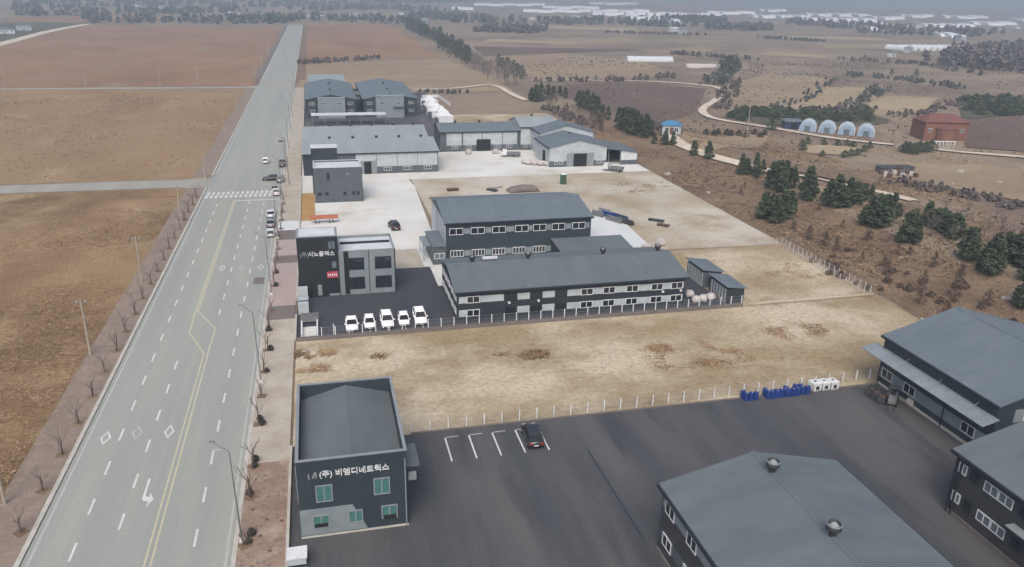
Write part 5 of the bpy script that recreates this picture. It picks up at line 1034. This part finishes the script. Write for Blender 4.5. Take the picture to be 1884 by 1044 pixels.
# far woods and hills
def wood(name, pxs, width, h, n, m, s_=2.6, seed=1):
    rd_ = random.Random(seed); P = [g(*q) for q in pxs]; mb = MB(); Ls = [(b-a).length for a, b in zip(P, P[1:])]; T = sum(Ls)
    cl = []
    for _ in range(max(8, n//26)):
        t = rd_.random()*T; i = 0
        while t > Ls[i] and i < len(Ls)-1: t -= Ls[i]; i += 1
        q = P[i].lerp(P[i+1], t/Ls[i]); d = (P[i+1]-P[i]).normalized(); nn = Vector((-d.y, d.x, 0)); q = q+nn*rd_.uniform(-.5, .5)*width; cl.append((q, h*rd_.uniform(.55, 1.1)))
    for k in range(n):
        q, hh = cl[k % len(cl)]; a = rd_.random()*6.28; t = rd_.random()**.7; rr = hh*.42*math.sin(math.pi*min(1, .2+.8*t))*math.sqrt(rd_.random()); c = q+Vector((rr*math.cos(a), rr*math.sin(a), hh*t))
        u = Vector((rd_.gauss(0, 1), rd_.gauss(0, 1), rd_.gauss(0, .8))).normalized()*s_*rd_.uniform(.4, 1); v = u.cross(Vector((rd_.gauss(0, 1), rd_.gauss(0, 1), rd_.gauss(0, 1)))).normalized()*s_*.5
        mb.add([c-u, c+v, c+u, c-v], [(0, 1, 2, 3)])
    o_ = mb.build(name, m); o_['kind'] = 'stuff'; return o_
W_ = [((60, 30), (230, 26), (420, 22)), ((150, 40), (300, 40), (420, 42), (540, 42)), ((430, 40), (540, 36), (640, 38), (760, 44)), ((560, 20), (700, 16), (800, 22)), ((780, 30), (840, 36), (920, 44)), ((1010, 46), (1080, 42), (1180, 46), (1250, 50)), ((1250, 40), (1300, 38)), ((1440, 44), (1520, 46), (1620, 56)), ((700, 6), (850, 4)), ((0, 20), (200, 12), (420, 8)), ((1830, 120), (1884, 112), (1960, 110)), ((1800, 105), (1884, 96), (1950, 90)), ((0, 8), (200, 3), (540, 4)), ((430, 16), (600, 8), (740, 10)), ((1600, 60), (1700, 66), (1800, 60)), ((1300, 52), (1420, 56)), ((890, 56), (1000, 60))]
for k, ps in enumerate(W_):
    bare = k in (7, 9, 10, 11, 14, 15, 16); d0 = (g(*ps[0])-CP).length
    wood('far_wood', ps, 30+d0*.05, 9 if not bare else 8, int(2600), 'wood_bare' if bare else 'wood_far', 1.2+d0*.0016, 100+k)
HB = [((1345, 207), (1420, 203), (1490, 180), (1526, 147)), ((1345, 150), (1338, 175), (1335, 205)), ((1440, 206), (1530, 203), (1600, 200)), ((1560, 200), (1625, 165)), ((1640, 215), (1700, 208), (1760, 190)), ((980, 152), (1100, 150), (1190, 147), (1240, 142)), ((1300, 160), (1345, 130), (1352, 120)), ((1640, 335), (1760, 360), (1884, 385)), ((1540, 110), (1700, 120), (1800, 140)), ((1560, 140), (1660, 148), (1780, 165)), ((1240, 100), (1400, 112)), ((1100, 60), (1300, 66)), ((1390, 70), (1520, 78)), ((1180, 225), (1230, 240)), ((548, 118), (700, 108)), ((640, 175), (760, 172), (860, 172)), ((1010, 200), (1060, 225), (1110, 235))]
for k, ps in enumerate(HB): wood('brush', ps, 4+((g(*ps[0])-CP).length)*.012, 1.6 if (g(*ps[0])-CP).length < 350 else 2.6, 1300, 'twig' if k % 3 else 'wood_far', .5+((g(*ps[0])-CP).length)*.0013, 300+k)
wood('far_wood', ((1800, 128), (1850, 122), (1900, 118), (1980, 112)), 60, 11, 7000, 'wood_bare', 2.2, 401); wood('far_wood', ((1760, 118), (1850, 106), (1960, 96)), 50, 9, 5000, 'wood_bare', 2.2, 402)
def hills(name, a0, a1, dist, h, seed):
    mb = MB(); N = 90; M = 7; V = []
    for j in range(M+1):
        for i in range(N+1):
            a = a0+(a1-a0)*i/N; r = dist+j*dist*.09; x, y = r*math.sin(a), r*math.cos(a); t = j/M
            z = h*math.sin(math.pi*min(1, t*1.15)*.5)*(.55+.6*mnoise.noise(Vector((a*9, seed, 0)))+.35*mnoise.noise(Vector((a*31, seed, t*2))))
            V.append((x, y, (z if j else -2)))
    mb.add(V, [(j*(N+1)+i, j*(N+1)+i+1, (j+1)*(N+1)+i+1, (j+1)*(N+1)+i) for j in range(M) for i in range(N)]); o_ = mb.build(name, 'hill', smooth=True); o_['kind'] = 'structure'
hills('hills', R(-40), R(75), 5200, 160, 3); hills('hills', R(14), R(75), 3700, 60, 8); hills('hills', R(-40), R(10), 2900, 60, 5)
# ------------------------------------------------------------------ haze
hz = MB().box(-30000, 30000, -30000, 30000, -3.5, 300).mesh('haze', 'void'); hm = bpy.data.materials.new('haze'); hm.use_nodes = True; N = hm.node_tree.nodes; N.remove(N['Principled BSDF'])
pv = N.new('ShaderNodeVolumePrincipled'); pv.inputs['Color'].default_value = (.74, .88, 1.0, 1); pv.inputs['Density'].default_value = .00055; pv.inputs['Anisotropy'].default_value = .2
hm.node_tree.links.new(pv.outputs[0], N['Material Output'].inputs['Volume']); hz.materials.clear(); hz.materials.append(hm); ho = obj('haze', hz); ho['kind'] = 'stuff'; ho['label'] = 'pale bluish haze over the far valley'
tufts('dry_brush', lambda r: (r.uniform(118, 420), r.uniform(95, 520)), 3600, 21, (.25, .6), 'twig', .02, (.2, .45))
def ell(cx, cy, rx, ry):
    return lambda r: (cx+rx*math.sqrt(r.random())*math.cos(r.random()*6.28), cy+ry*math.sqrt(r.random())*math.sin(r.random()*6.28))
for k, (px, py, rx, ry, n) in enumerate(((570, 652, 2.2, 1.0, 420), (612, 648, 1.6, .8, 200), (575, 678, 2.0, .9, 260), (955, 655, 4, 1.2, 300), (1290, 660, 7, 2.2, 420), (1240, 640, 5, 1.2, 260), (700, 655, 1.2, .6, 60), (1460, 610, 5, 2.0, 260), (1450, 500, 6, 4, 300), (1180, 345, 9, 5, 260))):
    p = g(px, py, 0); tufts('weeds', ell(p.x, p.y, rx, ry), n, 500+k, (.06, .2), 'straw_tuft' if k % 3 else 'weed_brown', .3, (.04, .12))
